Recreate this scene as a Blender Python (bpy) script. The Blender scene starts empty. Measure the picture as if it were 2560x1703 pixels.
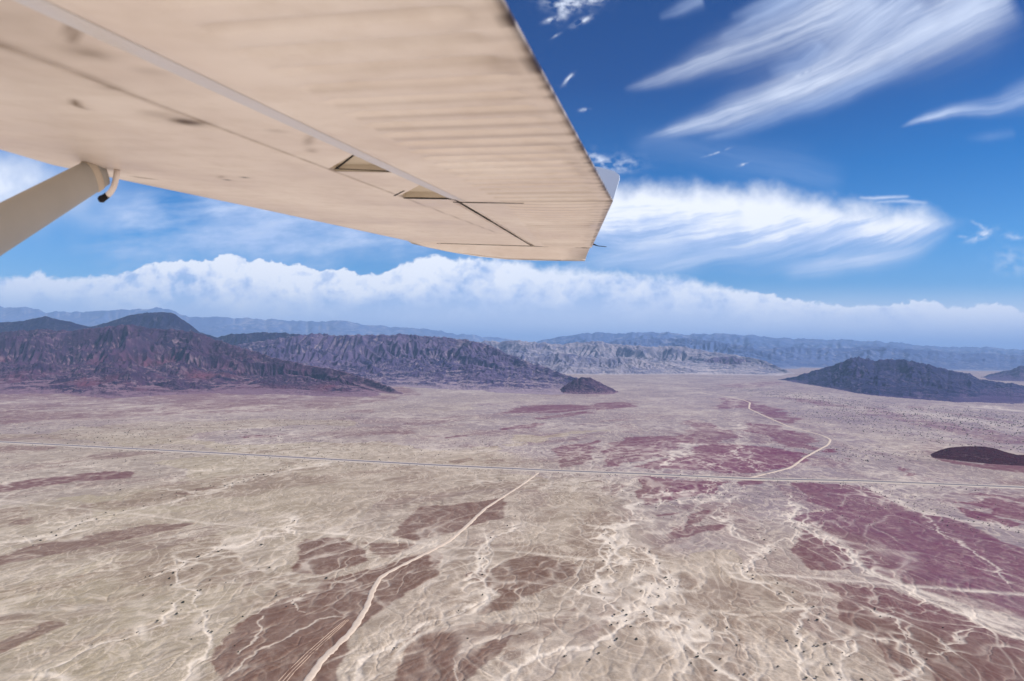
import bpy, math, random
import numpy as np
from mathutils import Matrix, Vector

random.seed(4); rng = np.random.default_rng(7)
sc = bpy.context.scene
COL = sc.collection
# ------------------------------------------------------------------ camera
H = 500.0                       # height of the aircraft above the plain, metres
F = 1699.0                      # focal length in pixels of the 2560 px wide photograph
PITCH = math.radians(0.354); ROLL = math.radians(1.0)
cam_d = bpy.data.cameras.new('camera'); cam = bpy.data.objects.new('camera', cam_d); COL.objects.link(cam)
cam_d.sensor_width = 36.0; cam_d.lens = F/2560*36; cam_d.clip_start = 0.02; cam_d.clip_end = 600000
CR = Matrix.Rotation(math.pi/2+PITCH, 4, 'X') @ Matrix.Rotation(ROLL, 4, 'Z')
cam.matrix_world = Matrix.Translation((0, 0, H)) @ CR
cam_d.dof.use_dof = True; cam_d.dof.focus_distance = 60.0; cam_d.dof.aperture_fstop = 5.6
sc.camera = cam
R3 = np.array(CR.to_3x3())
# ------------------------------------------------------------------ light
SUN_EL = math.radians(45); SUN_AZ = math.radians(100)     # azimuth clockwise from +Y (view direction): to the right, slightly behind
sd = bpy.data.lights.new('sun', 'SUN'); sd.energy = 4.3; sd.angle = math.radians(0.5); sd.color = (1.0, 0.94, 0.85)
so = bpy.data.objects.new('sun', sd); COL.objects.link(so)
sdir = Vector((math.sin(SUN_AZ)*math.cos(SUN_EL), math.cos(SUN_AZ)*math.cos(SUN_EL), math.sin(SUN_EL)))
so.rotation_euler = sdir.to_track_quat('Z', 'Y').to_euler(); so.location = (0, 0, 900)
w = bpy.data.worlds.new('World'); sc.world = w; w.use_nodes = True
nt = w.node_tree; nt.nodes.clear()
wo = nt.nodes.new('ShaderNodeOutputWorld'); bg = nt.nodes.new('ShaderNodeBackground'); bg.inputs[1].default_value = 0.095
sky = nt.nodes.new('ShaderNodeTexSky'); sky.sky_type = 'NISHITA'; sky.sun_disc = False
sky.sun_elevation = SUN_EL; sky.sun_rotation = SUN_AZ; sky.altitude = 600; sky.air_density = 1.0; sky.dust_density = 0.3; sky.ozone_density = 3.0
geo = nt.nodes.new('ShaderNodeTexCoord'); sep = nt.nodes.new('ShaderNodeSeparateXYZ')
ramp = nt.nodes.new('ShaderNodeValToRGB'); mul = nt.nodes.new('ShaderNodeMix'); mul.data_type = 'RGBA'; mul.blend_type = 'MULTIPLY'; mul.inputs[0].default_value = 1
nt.links.new(geo.outputs['Generated'], sep.inputs[0]); nt.links.new(sep.outputs['Z'], ramp.inputs[0])
SKY_RAMP = [(0.0, (.5, .62, .85)), (.06, (.33, .6, .92)), (.14, (.15, .55, .92)), (.24, (.0, .40, .80)), (.36, (.0, .23, .58)), (.55, (.0, .19, .50))]
el = ramp.color_ramp.elements
while len(el) < len(SKY_RAMP): el.new(0.5)
for e_, (p, c) in zip(el, SKY_RAMP): e_.position = p; e_.color = (*c, 1)
nt.links.new(sky.outputs[0], mul.inputs[6]); nt.links.new(ramp.outputs[0], mul.inputs[7])
nt.links.new(mul.outputs[2], bg.inputs[0]); nt.links.new(bg.outputs[0], wo.inputs[0])
vs = sc.view_settings; vs.view_transform = 'Standard'; vs.look = 'None'; vs.exposure = 0.42; vs.gamma = 1.0; vs.use_curve_mapping = False
sc.render.engine = 'CYCLES'; sc.cycles.use_denoising = True
sc.cycles.max_bounces = 6; sc.cycles.diffuse_bounces = 3; sc.cycles.volume_bounces = 1; sc.cycles.transparent_max_bounces = 8

# ------------------------------------------------------------------ photo geometry
def rays(px, py):
    v = np.stack([np.asarray(px, float)-1280, -(np.asarray(py, float)-851.5), np.full(np.shape(px), -F)], -1)
    return v @ R3.T
def ground_pt(px, py, z=0.0):
    d = rays(px, py); t = (z-H)/d[..., 2]
    return np.stack([d[..., 0]*t, d[..., 1]*t], -1)
def to_px(P):
    c = P @ R3
    return 1280+F*c[..., 0]/-c[..., 2], 851.5-F*c[..., 1]/-c[..., 2]
def Z7(*p): return [(x/1.813, 1050+y/1.813) for x, y in p]
def Z8(*p): return [(1260+x/1.813, 1050+y/1.813) for x, y in p]
def Z6(*p): return [(1560+x/2.357, 750+y/2.357) for x, y in p]
def Z5(*p): return [(800+x/2.357, 750+y/2.357) for x, y in p]
def G(pts): a = np.array(pts, float); return ground_pt(a[:, 0], a[:, 1])

# ------------------------------------------------------------------ noise
def _h(ix, iy, s):
    n = (ix.astype(np.int64)*374761393 + iy.astype(np.int64)*668265263 + s*982451653) & 0x7fffffff
    n = ((n ^ (n >> 13))*1274126177) & 0x7fffffff
    return (n ^ (n >> 16)) & 0xffff
_ang = np.arange(65536)/65536*2*math.pi
_CX = np.cos(_ang).astype(np.float32); _CY = np.sin(_ang).astype(np.float32)
def perlin(x, y, s=0):
    x0 = np.floor(x); y0 = np.floor(y); fx = (x-x0).astype(np.float32); fy = (y-y0).astype(np.float32)
    x0 = x0.astype(np.int64); y0 = y0.astype(np.int64)
    u = fx*fx*fx*(fx*(fx*6-15)+10); v = fy*fy*fy*(fy*(fy*6-15)+10)
    def g(i, j):
        k = _h(x0+i, y0+j, s); return _CX[k]*(fx-i)+_CY[k]*(fy-j)
    a = g(0, 0); b = g(1, 0); c = g(0, 1); d = g(1, 1)
    return ((a+(b-a)*u)*(1-v)+(c+(d-c)*u)*v)*1.5
def fbm(x, y, wl, octs, s=0, sp=None, gain=.5, ridged=False):
    """wl = longest wavelength (m); octaves finer than the local mesh spacing sp fade out"""
    out = 0; a = 1.0; tot = 0
    for o in range(octs):
        n = perlin(x/wl, y/wl, s+o*17)
        if ridged: n = 1-2*np.abs(n)
        if sp is not None: n = n*np.clip(wl/(sp*2.0)-.7, 0, 1)
        out = out+n*a; tot += a; a *= gain; wl /= 2.03
    return out/tot
def sstep(a, b, x): t = np.clip((x-a)/(b-a), 0, 1); return t*t*(3-2*t)
def seg_dist(X, Y, pts):
    """distance, arc position (0..1) and signed side of the nearest point of a polyline"""
    pts = np.asarray(pts, float); best = np.full(X.shape, 1e18); T = np.zeros(X.shape); S = np.zeros(X.shape)
    L = np.hypot(*(pts[1:]-pts[:-1]).T); cum = np.concatenate([[0], np.cumsum(L)]); tot = cum[-1]
    for i in range(len(pts)-1):
        ax, ay = pts[i]; bx, by = pts[i+1]; dx, dy = bx-ax, by-ay
        t = np.clip(((X-ax)*dx+(Y-ay)*dy)/(dx*dx+dy*dy+1e-9), 0, 1)
        ex = X-ax-t*dx; ey = Y-ay-t*dy; d = ex*ex+ey*ey; m = d < best
        best = np.where(m, d, best); T = np.where(m, (cum[i]+t*L[i])/tot, T); S = np.where(m, dx*ey-dy*ex, S)
    return np.sqrt(best), T, np.sign(S)
def poly_sd(X, Y, pts):
    """signed distance to a closed polygon, negative inside"""
    pts = np.asarray(pts, float); n = len(pts); best = np.full(X.shape, 1e18); ins = np.zeros(X.shape, bool)
    for i in range(n):
        ax, ay = pts[i]; bx, by = pts[(i+1) % n]; dx, dy = bx-ax, by-ay
        t = np.clip(((X-ax)*dx+(Y-ay)*dy)/(dx*dx+dy*dy+1e-9), 0, 1)
        best = np.minimum(best, (X-ax-t*dx)**2+(Y-ay-t*dy)**2)
        c = ((ay > Y) != (by > Y)) & (X < (bx-ax)*(Y-ay)/(by-ay+1e-12)+ax); ins ^= c
    return np.where(ins, -1, 1)*np.sqrt(best)

# ------------------------------------------------------------------ object helpers
def tag(o, label=None, cat=None, group=None, kind=None):
    for k, v in (('label', label), ('category', cat), ('group', group), ('kind', kind)):
        if v: o[k] = v
    return o
def mesh_obj(name, verts, faces, mat, parent=None, smooth=True, attrs=None):
    me = bpy.data.meshes.new(name)
    verts = np.asarray(verts, np.float32)
    if isinstance(faces, np.ndarray):
        k = faces.shape[1]; nf = len(faces)
        me.vertices.add(len(verts)); me.vertices.foreach_set('co', verts.ravel())
        me.loops.add(nf*k); me.loops.foreach_set('vertex_index', faces.astype(np.int32).ravel())
        me.polygons.add(nf); me.polygons.foreach_set('loop_start', np.arange(0, nf*k, k, dtype=np.int32))
        me.update(calc_edges=True)
    else:
        me.from_pydata([tuple(map(float, v)) for v in verts], [], [tuple(map(int, f)) for f in faces]); me.update()
    if smooth: me.polygons.foreach_set('use_smooth', np.ones(len(me.polygons), bool))
    for n, a in (attrs or {}).items():
        at = me.attributes.new(n, 'FLOAT', 'POINT'); at.data.foreach_set('value', np.asarray(a, np.float32).ravel())
    me.materials.append(mat)
    o = bpy.data.objects.new(name, me); COL.objects.link(o); o.parent = parent
    return o
def grid_faces(nr, nc, wrap=False):
    i = np.arange(nr-1)[:, None]; j = np.arange(nc if wrap else nc-1)[None, :]; j2 = (j+1) % nc
    a = i*nc+j; b = i*nc+j2
    return np.stack([a, b, b+nc, a+nc], -1).reshape(-1, 4)
class M:
    """small node-material builder"""
    def __init__(s, name, rough=.9, spec=.2):
        s.m = bpy.data.materials.new(name); s.m.use_nodes = True; s.nt = s.m.node_tree
        s.b = s.nt.nodes['Principled BSDF']; s.b.inputs['Roughness'].default_value = rough; s.b.inputs['Specular IOR Level'].default_value = spec
    def n(s, t, **k):
        x = s.nt.nodes.new(t)
        for a, v in k.items(): setattr(x, a, v)
        return x
    def l(s, a, b): s.nt.links.new(a, b)
    def attr(s, name): x = s.n('ShaderNodeAttribute'); x.attribute_name = name; return x.outputs['Fac']
    def noise(s, scale, detail=4, rough=.55, coord='Object', sc3=None, dist=0., rot=0.):
        tc = s.n('ShaderNodeTexCoord'); mp = s.n('ShaderNodeMapping'); mp.inputs['Scale'].default_value = sc3 or (1, 1, 1); mp.inputs['Rotation'].default_value = (0, 0, rot)
        no = s.n('ShaderNodeTexNoise'); no.inputs['Scale'].default_value = scale; no.inputs['Detail'].default_value = detail; no.inputs['Roughness'].default_value = rough; no.inputs['Distortion'].default_value = dist
        s.l(tc.outputs[coord], mp.inputs[0]); s.l(mp.outputs[0], no.inputs['Vector']); return no.outputs['Fac']
    def mix(s, f, a, b, mode='MIX'):
        x = s.n('ShaderNodeMix', data_type='RGBA', blend_type=mode)
        for i, v in ((0, f), (6, a), (7, b)):
            if hasattr(v, 'node'): s.l(v, x.inputs[i])
            elif i == 0: x.inputs[0].default_value = v
            else: x.inputs[i].default_value = (*v, 1)
        return x.outputs[2]
    def rng(s, v, a, b, c=0., d=1.):
        x = s.n('ShaderNodeMapRange'); s.l(v, x.inputs[0])
        for i, q in enumerate((a, b, c, d)): x.inputs[i+1].default_value = q
        return x.outputs[0]
    def math(s, op, a, b=0.):
        x = s.n('ShaderNodeMath', operation=op)
        for i, v in enumerate((a, b)):
            if hasattr(v, 'node'): s.l(v, x.inputs[i])
            else: x.inputs[i].default_value = v
        return x.outputs[0]
    def bump(s, h, strength, dist):
        x = s.n('ShaderNodeBump'); x.inputs['Strength'].default_value = strength; x.inputs['Distance'].default_value = dist
        s.l(h, x.inputs['Height']); s.l(x.outputs[0], s.b.inputs['Normal'])
    def color(s, c):
        if hasattr(c, 'node'): s.l(c, s.b.inputs['Base Color'])
        else: s.b.inputs['Base Color'].default_value = (*c, 1)
        return s.m
def srgb(*c): return tuple(((x/255+.055)/1.055)**2.4 if x/255 > .04045 else x/255/12.92 for x in c)

# ================================================================== GROUND
# polar sheet: dense in the view, coarse elsewhere; reaches 190 km
az = np.concatenate([np.radians(np.linspace(-180, -52, 40, endpoint=False)), np.radians(np.linspace(-52, -44, 60, endpoint=False)),
                     np.arctan(np.linspace(math.tan(math.radians(-44)), math.tan(math.radians(44)), 1900)),
                     np.radians(np.linspace(44, 52, 61)[1:]), np.radians(np.linspace(52, 180, 41)[1:-1])])
dep = np.concatenate([np.linspace(math.tan(math.radians(60)), math.tan(math.radians(31)), 60, endpoint=False),
                      np.linspace(math.tan(math.radians(31)), 0.012, 760), 0.012*np.linspace(1, 500/190000/0.012, 50)[1:]])
RR = np.concatenate([[0, 80, 200], H/dep]); nr, nc = len(RR), len(az)
Rg, Ag = np.meshgrid(RR, az, indexing='ij'); X = (Rg*np.sin(Ag)).ravel(); Y = (Rg*np.cos(Ag)).ravel(); Rr = Rg.ravel()
SP = np.maximum(Rr/680/1.5, (Rr**2+H*H)/(H*680)/1.8)                  # local vertex spacing
SPm = np.sqrt(np.maximum(Rr/680/1.3, 1.0)*SP)                         # geometric mean, for band-limiting noise
print('ground verts', len(X))
wx = fbm(X, Y, 420, 5, 11, SPm); wy = fbm(X, Y, 420, 5, 31, SPm)
wsc = np.clip(Rr/2500, .35, 2.5)
QX = X+wx*70*wsc; QY = Y+wy*90*wsc
# ---- flow-aligned coordinates: the fan drains towards the lower left on the left, straight at us on the right
def along(deg, X=X, Y=Y):
    a = math.radians(deg); return X*math.sin(a)+Y*math.cos(a), X*math.cos(a)-Y*math.sin(a)
uL, vL = along(47, QX, QY); uM, vM = along(22, QX, QY); uR, vR = along(-3, QX, QY)
azv = Ag.ravel()
wR = sstep(math.radians(4), math.radians(20), azv); near = 1-sstep(1500, 2700, Rr)
wM = near*(1-wR)*sstep(math.radians(-30), math.radians(-12), azv); wL = np.clip(1-wR-wM, 0, 1)
def flow(lu, lv, octs, s, **k):
    return wL*fbm(uL*lv/lu, vL, lv, octs, s, SPm, **k)+wM*fbm(uM*lv*1.6/lu, vM, lv, octs, s+5, SPm, **k)+wR*fbm(uR*lv*1.3/lu, vR, lv, octs, s+9, SPm, **k)
streak = flow(1500, 170, 5, 60); streak2 = flow(420, 55, 4, 90, gain=.6)
# ---- dark varnished patches (polygons on the plain)
PATCH = [  # points, tone 0 brown .. 1 magenta, strength
 (Z7((2010,570),(1850,600),(1720,660),(1500,730),(1390,790),(1240,830),(1130,890),(1030,980),(990,1080),(1020,1260),(1500,1260),(1560,1100),(1600,1000),(1650,900),(1780,810),(1960,700),(2030,600)), .02, .95),
 (Z7((1390,540),(1560,530),(1640,560),(1640,640),(1450,700),(1310,700),(1330,640)), .02, .95),
 (Z7((1640,540),(1900,560),(1880,590),(1700,630),(1650,600)), .1, .85),
 (Z7((1900,400),(2270,350),(2290,430),(2100,500),(1900,550),(1750,520)), .08, .85),
 (Z7((-60,305),(330,250),(600,236),(560,270),(200,305),(-60,340)), .35, 1.),
 (Z7((-60,655),(250,560),(640,480),(900,470),(700,520),(300,600),(-60,690)), .1, .75),
 (Z7((-60,1020),(180,930),(240,940),(-60,1080)), .05, .7),
 (Z7((1900,960),(2200,900),(2357,930),(2240,1100),(2100,1230),(1830,1230),(1840,1060)), .02, .9),
 (Z7((2090,700),(2357,620),(2500,640),(2420,760),(2300,860),(2100,900),(2250,800)), .02, .8),
 (Z7((2357,930),(2550,900),(2600,850),(2480,1000),(2300,1130)), .1, .45),
 (Z7((0,455),(170,430),(100,470),(0,475)), .1, .7), (Z7((0,120),(220,128),(120,150),(0,140)), .3, .6),
 (Z7((350,165),(520,145),(700,155),(400,185)), .3, .5), (Z7((1100,75),(1340,55),(1350,65),(1120,82)), .6, .9),
 (Z7((760,330),(980,292),(970,300),(850,330)), .0, .8),
 (Z8((620,258),(1010,280),(960,330),(700,370),(640,380),(610,330)), .85, 1.4),
 (Z8((1040,275),(1180,268),(1060,300)), .7, .9),
 (Z8((680,440),(800,420),(780,432),(700,446)), .5, .8), (Z8((700,510),(830,440),(960,392),(950,410),(800,490),(990,455),(990,500),(740,530)), .5, .85),
 (Z8((1320,290),(1640,290),(1900,420),(2100,470),(2500,640),(2500,960),(2000,820),(1780,740),(1660,650),(1560,580),(1480,530),(1310,440),(1480,400),(1330,330)), .85, .80),
 (Z8((1340,500),(1480,540),(1560,620),(1600,680),(1400,690),(1290,590)), .3, .9),
 (Z8((1480,740),(1780,770),(2000,860),(2500,1060),(2500,1300),(1950,1260),(1880,1100),(1640,970),(1500,900),(1560,820)), .22, .95),
 (Z8((1620,975),(1840,1020),(1880,1090),(1900,1260),(1800,1260),(1700,1110)), .02, 1.),
 (Z8((2060,372),(2200,350),(2500,420),(2500,480),(2250,440),(2180,400)), .8, 1.3), (Z8((2080,400),(2200,425),(2350,480),(2280,488),(2150,450)), .8, 1.3),
 (Z8((1980,330),(2150,320),(2500,380),(2500,400),(2200,350)), .8, .9),
 (Z8((620,215),(850,130),(1000,100),(1200,120),(1370,150),(1300,210),(1200,240),(1080,240)), .95, 1.2),
 (Z8((220,130),(390,88),(400,110),(360,190),(240,212),(220,180)), .7, .9), (Z8((460,110),(560,85),(720,75),(850,55),(840,100),(650,180),(500,215),(470,170)), .75, .9),
 (Z8((0,640),(150,615),(310,650),(300,700),(180,740),(100,800),(-60,850)), .0, .85), (Z8((270,540),(370,440),(430,360),(460,420),(440,620),(340,600)), -.1, .45),
 (Z8((410,265),(540,290),(500,360),(420,300)), .0, .6), (Z8((640,640),(780,680),(740,760),(640,740)), .0, .4), (Z8((850,840),(1180,770),(1190,800),(950,900)), -.2, .45),
 (Z5((1080,670),(1200,630),(1750,606),(1900,608),(1700,640),(1250,668)), .8, .85), (Z5((1300,692),(1700,632),(1750,640),(1500,684),(1330,702)), .8, .8),
 (Z5((1100,757),(1250,720),(1400,728),(1300,750)), .75, .9), (Z5((730,830),(870,803),(880,818),(770,835)), .6, .9), (Z5((210,790),(520,770),(540,782),(240,800)), .5, .6),
 (Z5((480,730),(700,690),(880,680),(860,700),(600,740)), .6, .5), (Z5((60,665),(300,640),(320,652),(80,675)), .6, .5),
 (Z5((770,950),(900,930),(900,945),(820,962)), .0, .7), (Z5((960,960),(1060,945),(1080,955),(980,968)), .0, .6), (Z5((1620,720),(1760,695),(1860,700),(1640,728)), .8, .6),
 (Z5((1380,975),(1500,945),(1480,985),(1400,990)), .2, .8), (Z5((1690,990),(1700,910),(1790,930),(1790,990)), .6, .9),
 (Z6((560,572),(760,590),(900,640),(1010,700),(980,722),(700,640),(560,640)), .9, .75), (Z6((680,720),(900,740),(1100,800),(1150,850),(1100,888),(900,820),(700,770)), .9, .8),
 (Z6((1170,878),(1215,875),(1265,932),(1260,942),(1205,915)), .9, 1.1), (Z6((520,500),(900,480),(960,500),(700,524)), .9, .6), (Z6((390,700),(550,740),(700,800),(600,850),(400,840),(200,850),(350,780)), .85, .75),
 (Z6((1800,925),(2100,960),(2500,975),(2500,1045),(2250,1015),(2050,975)), .6, 1.), (Z6((1590,975),(1700,1000),(1820,1055),(1700,1040)), .8, .9),
 (Z6((1250,620),(1500,640),(2400,820),(2500,870),(2000,800),(1500,690)), .9, .5), (Z6((1500,600),(1900,660),(2500,760),(2300,740)), .9, .55), (Z6((900,560),(1200,600),(1380,632),(1100,620)), .9, .6),
 ([(-60,960),(1000,960),(1060,988),(850,1018),(600,1032),(300,1042),(-60,1068)], .55, .6),
 ([(380,985),(600,975),(700,1010),(430,1030)], .6, .65),
]
varn = np.zeros(len(X)); tone = np.zeros(len(X))+.04; tw = np.full(len(X), .05)
nz = fbm(X, Y, 260, 6, 201, SPm, gain=.62)
for pts, tn, st in PATCH:
    P = G(pts); mg = 400
    lo = P.min(0)-mg; hi = P.max(0)+mg
    m = np.nonzero((QX > lo[0]) & (QX < hi[0]) & (QY > lo[1]) & (QY < hi[1]))[0]
    dist = np.hypot(*P.mean(0)); sc_ = np.clip(dist/2500, .35, 3)
    sd_ = poly_sd(QX[m], QY[m], P)+nz[m]*70*sc_
    val = (1-sstep(-8*sc_, 9*sc_, sd_))*st*1.08
    wide = 1-sstep(0, 250*sc_, sd_)
    varn[m] = np.maximum(varn[m], val); tone[m] += wide*tn; tw[m] += wide
tone = tone/(tw+1)+.0; tone = np.clip(np.where(tw > .3, tone*(tw+1)/tw, .04), 0, 1)
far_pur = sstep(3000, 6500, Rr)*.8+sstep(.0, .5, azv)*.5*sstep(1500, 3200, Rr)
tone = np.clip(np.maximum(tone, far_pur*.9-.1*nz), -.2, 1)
# noise-driven streaks everywhere, stronger on the left and far away
sm = sstep(.10, .42, streak+.25*streak2)*np.where(wL > .5, .55, .30)
varn = np.maximum(varn, sm*(.7+.6*np.clip(nz, -.5, .5)))
mid = fbm(QX, QY, 520, 5, 1201, SPm, gain=.58)+.5*streak
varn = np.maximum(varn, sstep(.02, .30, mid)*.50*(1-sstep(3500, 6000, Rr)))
# ---- braided light threads: contour lines of warped noise
def threads(wl, s, width, warp=.9, an=2.2):
    ax = X+fbm(X, Y, wl*2.5, 4, s, SPm)*wl*warp; ay = Y+fbm(X, Y, wl*2.5, 4, s+40, SPm)*wl*warp
    def one(d, k):
        a = math.radians(d); u = ax*math.sin(a)+ay*math.cos(a); v = ax*math.cos(a)-ay*math.sin(a)
        return fbm(u/an, v, wl, 2, s+k, SPm)
    n = wL*one(42, 80)+wM*one(24, 81)+wR*one(0, 82)
    return np.exp(-(n/np.maximum(width, SPm/wl*.8))**2)*np.clip(wl/(SPm*2.2)-.8, 0, 1)
t1 = threads(300, 301, .016); t2 = threads(130, 401, .034); t3 = threads(60, 501, .055, an=1.8); t4 = threads(28, 601, .085, an=1.6)
def grain(wl, k, s):
    ax = X+fbm(X, Y, wl*1.6, 3, s+3, SPm)*wl*.7; ay = Y+fbm(X, Y, wl*1.6, 3, s+43, SPm)*wl*.7
    def one(d):
        a = math.radians(d); u = ax*math.sin(a)+ay*math.cos(a); v = ax*math.cos(a)-ay*math.sin(a)
        return fbm(u/2.4, v, wl, 3, s, SPm)
    n = wL*one(44)+wM*one(24)+wR*one(-2)
    return (.5+.5*np.cos(n*k*2*math.pi))**2.2
gr = grain(190, 7, 911)*(1-sstep(1300, 2300, Rr))*.8+grain(480, 8, 931)*(1-sstep(2600, 4800, Rr))*.6
gr2 = grain(100, 5, 951)*(1-sstep(1000, 1700, Rr))
braid = sstep(-.25, .3, fbm(X, Y, 900, 4, 77, SPm))
thr = np.clip(t1*.8+t2*(.35+.5*braid)+t3*(.2+.55*braid)+t4*.28*braid, 0, 1.3)
# ---- washes and tracks
WASH = [ # points, width m, strength
 (Z8((1280,330),(1330,400),(1300,440),(1380,500),(1480,550),(1560,600),(1660,690),(1770,745),(1900,800),(2000,850),(2150,900),(2300,960),(2500,1050)), 13, .95),
 (Z8((570,395),(620,440),(450,490),(460,520),(500,600),(440,680),(400,770),(500,850),(560,910),(500,970),(380,1010),(270,1030),(150,1080),(60,1130),(-40,1200)), 11, 1.),
 (Z8((450,510),(600,570),(680,620),(740,700),(700,740),(640,790),(660,860),(570,910)), 8, .8), (Z8((440,680),(560,630),(680,620),(780,740),(760,780),(640,800)), 7, .8),
 (Z8((570,910),(640,860),(760,890),(800,930),(840,1000),(860,1050),(930,1090),(1000,1150),(1100,1200)), 13, .9), (Z8((640,640),(610,700),(570,712)), 5, .8), (Z8((740,700),(790,760),(640,790)), 5, .7),
 (Z8((980,440),(1040,480),(1070,540),(1190,580),(1110,640),(1060,660),(1080,700),(1180,750),(1240,780),(1340,850),(1350,920),(1330,1000),(1340,1100),(1400,1184),(1420,1260)), 9, .95),
 (Z8((1340,850),(1430,900),(1500,970),(1550,1010),(1500,1080),(1550,1150),(1620,1240)), 7, .7), (Z8((1500,990),(1570,990),(1580,1040),(1530,1060),(1500,1020)), 5, .9),
 (Z8((1310,460),(1310,520),(1200,570),(1130,640),(1080,690)), 8, .8), (Z8((570,395),(700,372),(900,358),(1000,330),(1110,300),(1250,298)), 9, .85),
 (Z8((1000,330),(1030,290),(1020,250)), 8, .7), (Z8((980,440),(1000,380),(1060,345)), 7, .7), (Z8((620,258),(560,300),(520,340),(620,380)), 6, .6),
 (Z8((1640,970),(1850,1020),(1890,1090),(1780,1184),(1700,1230)), 8, .8), (Z8((2120,940),(2030,1010),(1940,1060)), 5, .8), (Z8((1660,860),(1780,900),(1830,1000)), 5, .7),
 (Z8((1640,300),(1800,380),(1900,420),(2130,460),(2500,540)), 26, .65), (Z8((1900,420),(2000,520),(2120,590),(2200,640),(2290,740)), 8, .7),
 (Z8((1030,880),(1020,960),(1110,1060),(1160,1120),(1130,1184)), 6, .6), (Z8((1010,970),(900,940),(840,960)), 6, .6), (Z8((860,1050),(820,1110),(800,1184)), 6, .6), (Z8((1330,1100),(1200,1060),(1000,990),(860,950)), 5, .6),
 (Z7((1320,440),(1310,510),(1000,590),(860,630),(790,680),(830,740),(900,780),(880,830),(920,860),(900,900),(940,950),(960,1000),(900,1080),(840,1120),(830,1184),(800,1260)), 8, .9),
 (Z7((850,790),(780,850),(720,930),(640,960),(560,990),(440,1020),(350,1070),(250,1130),(290,1184)), 8, .8), (Z7((940,925),(1130,880),(1240,830),(1400,780)), 4, .6),
 (Z7((1500,190),(1200,250),(1000,310),(780,370),(500,430),(350,470),(250,520),(-60,560)), 20, .75), (Z7((760,290),(860,230),(1100,220),(1250,200)), 14, .5), (Z7((740,310),(900,330),(760,390)), 10, .6),
 (Z7((2357,480),(2190,560),(2160,700),(2250,790),(2050,880),(1900,940),(1760,1040),(1640,1090),(1610,1184),(1600,1260)), 11, .85),
 (Z7((1380,870),(1350,810)), 4, .6), (Z7((1570,890),(1480,890),(1300,980),(1150,1050),(1030,1160)), 6, .65), (Z7((2357,970),(2160,1000),(2060,1080),(2050,1184)), 5, .6), (Z7((1180,890),(1150,1000),(1090,1060)), 4, .6),
 (Z7((1220,670),(1100,700),(950,760)), 4, .5), (Z7((790,680),(700,700),(610,730)), 6, .8),
 (Z6((380,870),(310,920),(240,970)), 8, .8), (Z6((640,570),(700,800),(650,900),(800,1010)), 9, .7), (Z6((330,850),(900,850)), 9, .5), (Z6((150,900),(500,960),(700,1030)), 8, .5), (Z6((700,880),(760,940),(830,1000)), 8, .5),
 (Z6((120,1150),(300,1130),(500,1125),(560,1060)), 9, .7),
 (Z6((2070,632),(2110,636),(2150,624),(2180,640)), 22, 1.5), (Z6((2190,628),(2220,645),(2320,652)), 24, 1.5), (Z6((1850,690),(2100,720),(2500,790)), 45, .6), (Z6((1450,600),(1700,650),(1850,690)), 50, .5), (Z6((980,560),(1250,600),(1500,660)), 60, .4), (Z6((1100,560),(1400,590),(1900,690)), 50, .35),
]
wash = np.zeros(len(X))
jx = fbm(X, Y, 90, 5, 701, SPm, gain=.6); jy = fbm(X, Y, 90, 5, 741, SPm, gain=.6)
WX = X+jx*48*np.clip(wsc, .5, 2); WY = Y+jy*64*np.clip(wsc, .5, 2)
brk = fbm(X, Y, 60, 4, 777, SPm)
for pts, wd, st in WASH:
    P = G(pts); lo = P.min(0)-250; hi = P.max(0)+250
    m = np.nonzero((X > lo[0]) & (X < hi[0]) & (Y > lo[1]) & (Y < hi[1]))[0]
    d, t, s_ = seg_dist(WX[m], WY[m], P)
    wd_ = np.maximum(wd*(.55+.9*np.clip(brk[m]+.3, 0, 1)), SPm[m]*.55)
    core = np.exp(-(d/(wd_*.55))**2)*st*np.clip(.95+brk[m]*.9, .3, 1)
    halo = np.exp(-(d/(wd_*3.6))**2)*st
    wash[m] = np.maximum(wash[m], np.maximum(core, halo*np.clip(thr[m]*1.0+.02+.1*brk[m], 0, .8)))
oldtrack = [(-60,1243),(160,1267),(360,1287),(515,1306),(717,1325),(860,1334),(1000,1350),(1100,1364),(1300,1380),(1500,1400)]
for pts, st in ((oldtrack, .55), ([(1830,1431),(2000,1441),(2200,1458),(2400,1474),(2620,1490)], .8)):
    d, t, s_ = seg_dist(X, Y, G(pts)); wash = np.maximum(wash, np.exp(-(d/8.)**2)*st*(.7+.6*brk)); varn *= 1-.5*np.exp(-(d/14.)**2)
fine = fbm(X, Y, 45, 4, 801, SPm, gain=.7)
sandtone = fbm(X, Y, 1400, 4, 821, SPm)*.6+streak2*.5+fine*.35-.28*(1-gr)*(Rr < 4800)-.2*gr2+.1
# washes cut through the varnish, threads too
inner = np.clip(varn, 0, 1)
varn = varn*(1-.85*np.clip(wash, 0, 1))*(1-np.clip(thr*np.where(inner > .7, .30, .70), 0, .9))*(1+.22*fine+.18*streak2)
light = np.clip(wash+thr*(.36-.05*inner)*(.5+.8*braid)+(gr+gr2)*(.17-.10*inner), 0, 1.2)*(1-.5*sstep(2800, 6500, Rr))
relief = -.55*(gr+gr2)-1.1*np.clip(wash, 0, 1)-.9*np.clip(t2+t3, 0, 1)+.9*fine+1.2*jx*np.clip(120/SP, 0, 1)
relief *= np.clip(5/SPm+.25, .3, 1)*1.25
Zg = relief*sstep(60, 400, Rr)
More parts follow.
